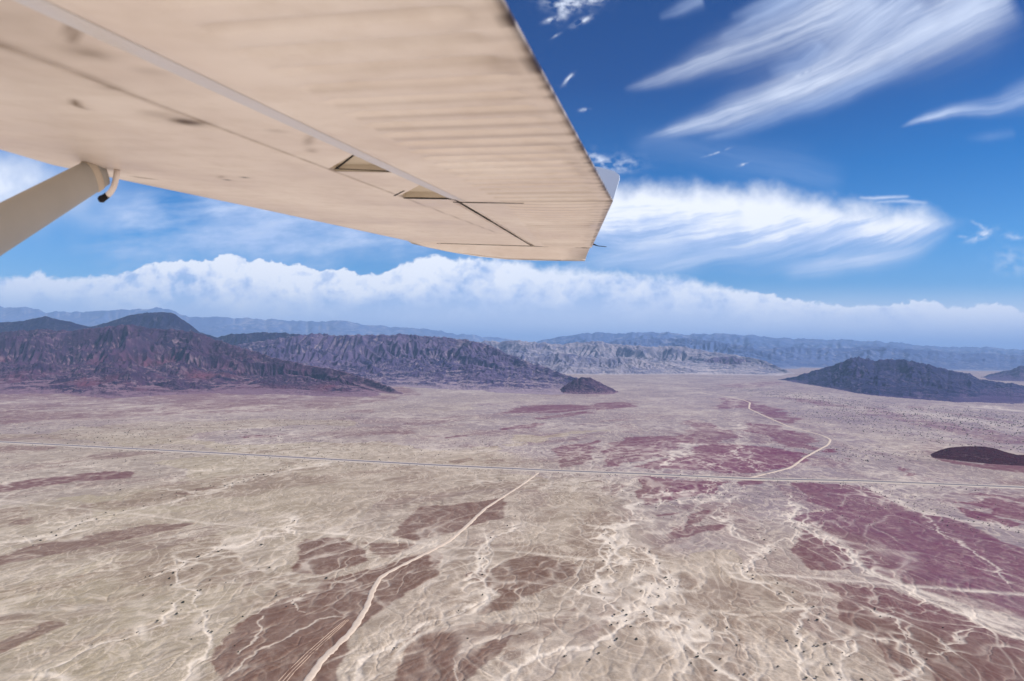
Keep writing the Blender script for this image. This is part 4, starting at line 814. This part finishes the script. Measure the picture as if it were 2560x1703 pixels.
def ail_sec(u):
    q = (u-4.5)/4.5; te = .37+q*.61; ho = 1.42+q*.34
    low = [(v, .60-.016*math.sin((v-te)/(ho-te)*math.pi)) for v in np.linspace(te, ho-.02, 40)]
    return low+[(ho, .612), (ho+.01, .65), (ho-.06, .70), (te+.3, .68), (te, .612)]
ail = loft('aileron', np.concatenate([np.arange(4.475, 9.0, STEP/9), [9.0]]), ail_sec, paint, ac, beads)
# dark seams: gaps filled with strips coloured near-black to stand in for their shade
def strip(name, pts, wd, w0, mat, parent, jag=0.):
    P = np.array(pts, float); t = np.linspace(0, 1, 60); L = np.concatenate([[0], np.cumsum(np.hypot(*(P[1:]-P[:-1]).T))]); L /= L[-1]
    C = np.stack([np.interp(t, L, P[:, 0]), np.interp(t, L, P[:, 1])], -1); T = np.gradient(C, axis=0); T /= np.linalg.norm(T, axis=1)[:, None]; N = np.stack([-T[:, 1], T[:, 0]], -1)
    wv = np.interp(t, np.linspace(0, 1, len(wd)), wd)*(1+jag*perlin(t*40, t*0, 77)); a = C+N*wv[:, None]/2; b = C-N*wv[:, None]/2
    V = np.concatenate([W3(a[:, 0], a[:, 1], np.full(60, w0)), W3(b[:, 0], b[:, 1], np.full(60, w0)), W3(a[:, 0], a[:, 1], np.full(60, w0+.004)), W3(b[:, 0], b[:, 1], np.full(60, w0+.004))])
    i = np.arange(59); q = lambda A_, B_: np.stack([A_+i, A_+i+1, B_+i+1, B_+i], -1)
    return mesh_obj(name, V, np.concatenate([q(0, 60), q(180, 120), q(120, 0), q(60, 180)]), mat, parent, smooth=False)
strip('hinge_gap', [(4.50, 1.45), (5.5, 1.52), (7.2, 1.65), (9.0, 1.79)], [.012, .022, .012, .018, .009, .007], .598, dark_m, ac, 1.3)
strip('flap_end_gap', [(4.46, 1.44), (4.458, .95)], [.008, .028, .012, .003], .572, dark_m, ac)
strip('flap_end_seam', [(4.47, 1.80), (4.47, 1.44)], [.014, .03, .02, .03], .595, dark_m, ac, .4)
strip('notch_edge', [tuple(N1[0]), tuple(N1[1])], [.014, .010, .010, .007], .5995, dark_m, ac, .3)
strip('notch_edge', [tuple(N1[0]), tuple(N1[2])], [.006, .004, .008, .004], .5995, dark_m, ac, .3)
strip('notch_edge', [tuple(N2[0]), ((N2[0][0]*.5+N2[1][0]*.5), (N2[0][1]*.5+N2[1][1]*.5))], [.016, .01], .5995, dark_m, ac, .3)
strip('tip_seam', [(9.0, 3.12), (9.0, 1.0)], [.01, .02, .015, .022, .008, .014], .590, dark_m, ac, 1.3)
# drooped tip cap: two rails, inner on the wing section, outer traced
inn = [(v, w_) for v, w_ in [(1.0, .6), (1.5, .6), (2.0, .6), (2.5, .6), (3.0, .6), (3.33, .6)]+nose(n=6)+[(3.84, .76), (3.6, .88), (3.2, .95), (2.6, .97), (1.9, .88), (1.0, .62)]]
low_o = [at_u(x, y, u0) for x, y, u0 in ((1462,653,9.75),(1400,652.5,9.82),(1340,651.5,9.84),(1270,649,9.8),(1200,642,9.65),(1140,633,9.45),(1115,628.5,9.36),(1095,624,9.3),(1075,620,9.24),(1060,616.5,9.2),(1045,613,9.15),(1030,609.5,9.1))]
outr = [tuple(p) for p in low_o]; outr = [(u_, v_, w__) for (u_, v_, w__), u_ in zip([(q[0], q[1], q[2]) for q in outr], (9.75,9.82,9.84,9.8,9.65,9.45,9.36,9.3,9.24,9.2,9.15,9.1))]
outr += [(9.1, 3.5, .70), (9.15, 3.2, .72), (9.3, 2.9, .68), (9.5, 2.4, .60), (9.6, 1.8, .54), (9.7, 1.2, .478)]
m_ = len(inn); rows = []
for q in np.linspace(0, 1, 9):
    rows.append([(9.005+(o[0]-9.005)*q, i_[0]+(o[1]-i_[0])*q, i_[1]+(o[2]-i_[1])*(q**1.3)) for i_, o in zip(inn, outr)])
A = np.array(rows).reshape(-1, 3); Fl = [tuple(q) for q in grid_faces(9, m_, True).tolist()]+[tuple(range(m_))[::-1], tuple(8*m_+i for i in range(m_))]
di, ru = dirt_shade_fields(A[:, 0], np.full(len(A), 2.5))
mesh_obj('wing_tip', W3(A[:, 0], A[:, 1], A[:, 2]), Fl, paint, ac, attrs={'dirt': di, 'rust': ru*0})
# pale tab showing above the trailing edge near the tip
tp = [at_u(x, y, 8.9) for x, y in ((1478,415),(1500,418),(1535,428),(1548,437),(1549,446),(1532,502),(1505,560),(1440,520))]
V = [W3(p[0], p[1], p[2]) for p in tp]+[W3(p[0]+.06, p[1], p[2]) for p in tp]; n = len(tp)
mesh_obj('tip_fin', np.array(V), [tuple(range(n)), tuple(range(2*n-1, n-1, -1))]+[(i, (i+1) % n, n+(i+1) % n, n+i) for i in range(n)], fib_m, ac, smooth=False)
# tubes: vent pipe and static wick
def tube(name, pts, rad, mat, parent, n=12):
    P = [Vector(p) for p in pts]; rings = []
    for i, p in enumerate(P):
        T_ = (P[min(i+1, len(P)-1)]-P[max(i-1, 0)]).normalized(); a = T_.orthogonal().normalized() if i == 0 else (a-T_*a.dot(T_)).normalized(); b = T_.cross(a)
        r = rad[i] if hasattr(rad, '__len__') else rad; rings += [p+(a*math.cos(k*6.2832/n)+b*math.sin(k*6.2832/n))*r for k in range(n)]
    Fl = [tuple(q) for q in grid_faces(len(P), n, True).tolist()]+[tuple(range(n))[::-1], tuple((len(P)-1)*n+i for i in range(n))]
    return mesh_obj(name, np.array([tuple(v) for v in rings]), Fl, mat, parent)
def ap(x, y, u0): return W3(*at_u(x, y, u0))
vent = tube('vent_pipe', [ap(x, y, 3.45) for x, y in ((293,425),(291,440),(288,455),(284,468),(277,480),(268,489))], .0085, paint, ac)
tube('vent_mouth', [ap(x, y, 3.45) for x, y in ((270,487),(262,493),(254,498),(250,499))], [.0088, .0095, .011, .009], black_m, vent)
tube('static_wick', [ap(x, y, 8.6) for x, y in ((1474,608),(1484,611),(1495,615),(1516,617))], [.006, .005, .0025, .002], black_m, ac, 6)
# strut with a faired section
A0 = np.array(at_u(232, 428, 3.35)); B0 = np.array([0.0, 0, 0])
def along_strut(x, y, u0): return np.array(at_u(x, y, u0))
P0, P1 = along_strut(245, 432, 3.35), along_strut(-10, 578, 2.2)
D_ = (P1-P0); ext = P0-D_*.06; end = P1+D_*.9
fw = np.array([0, 1., 0]); dn_ = D_/np.linalg.norm(D_)
viewd = (P0+P1)/2; viewd /= np.linalg.norm(viewd)
ax2 = np.cross(dn_, viewd); ax2 /= np.linalg.norm(ax2)
chord_ax = ax2*.86+viewd*.5; chord_ax -= dn_*np.dot(chord_ax, dn_); chord_ax /= np.linalg.norm(chord_ax); th_ax = np.cross(dn_, chord_ax)
rows = []; ns_ = 28
for q in np.linspace(0, 1, 24):
    c_ = ext+(end-ext)*q
    for k in range(ns_):
        a = k/ns_*2*math.pi; cc, s_ = math.cos(a), math.sin(a); rows.append(c_+chord_ax*.085*cc+th_ax*.026*s_*(1-.35*cc))
rows = np.array(rows)
Fl = [tuple(q) for q in grid_faces(24, ns_, True).tolist()]+[tuple(range(ns_))[::-1], tuple(23*ns_+i for i in range(ns_))]
mesh_obj('strut', W3(rows[:, 0], rows[:, 1], rows[:, 2]), Fl, strut_m, ac)

cuff = []
for q in np.linspace(.045, .085, 4):
    c_ = ext+(end-ext)*q
    for k in range(ns_):
        a = k/ns_*2*math.pi; cc, s_ = math.cos(a), math.sin(a); cuff.append(c_+chord_ax*.090*cc+th_ax*.029*s_*(1-.35*cc))
cuff = np.array(cuff)
mesh_obj('strut_cuff', W3(cuff[:, 0], cuff[:, 1], cuff[:, 2]), [tuple(q) for q in grid_faces(4, ns_, True).tolist()]+[tuple(range(ns_))[::-1], tuple(3*ns_+i for i in range(ns_))], inner_m, ac)
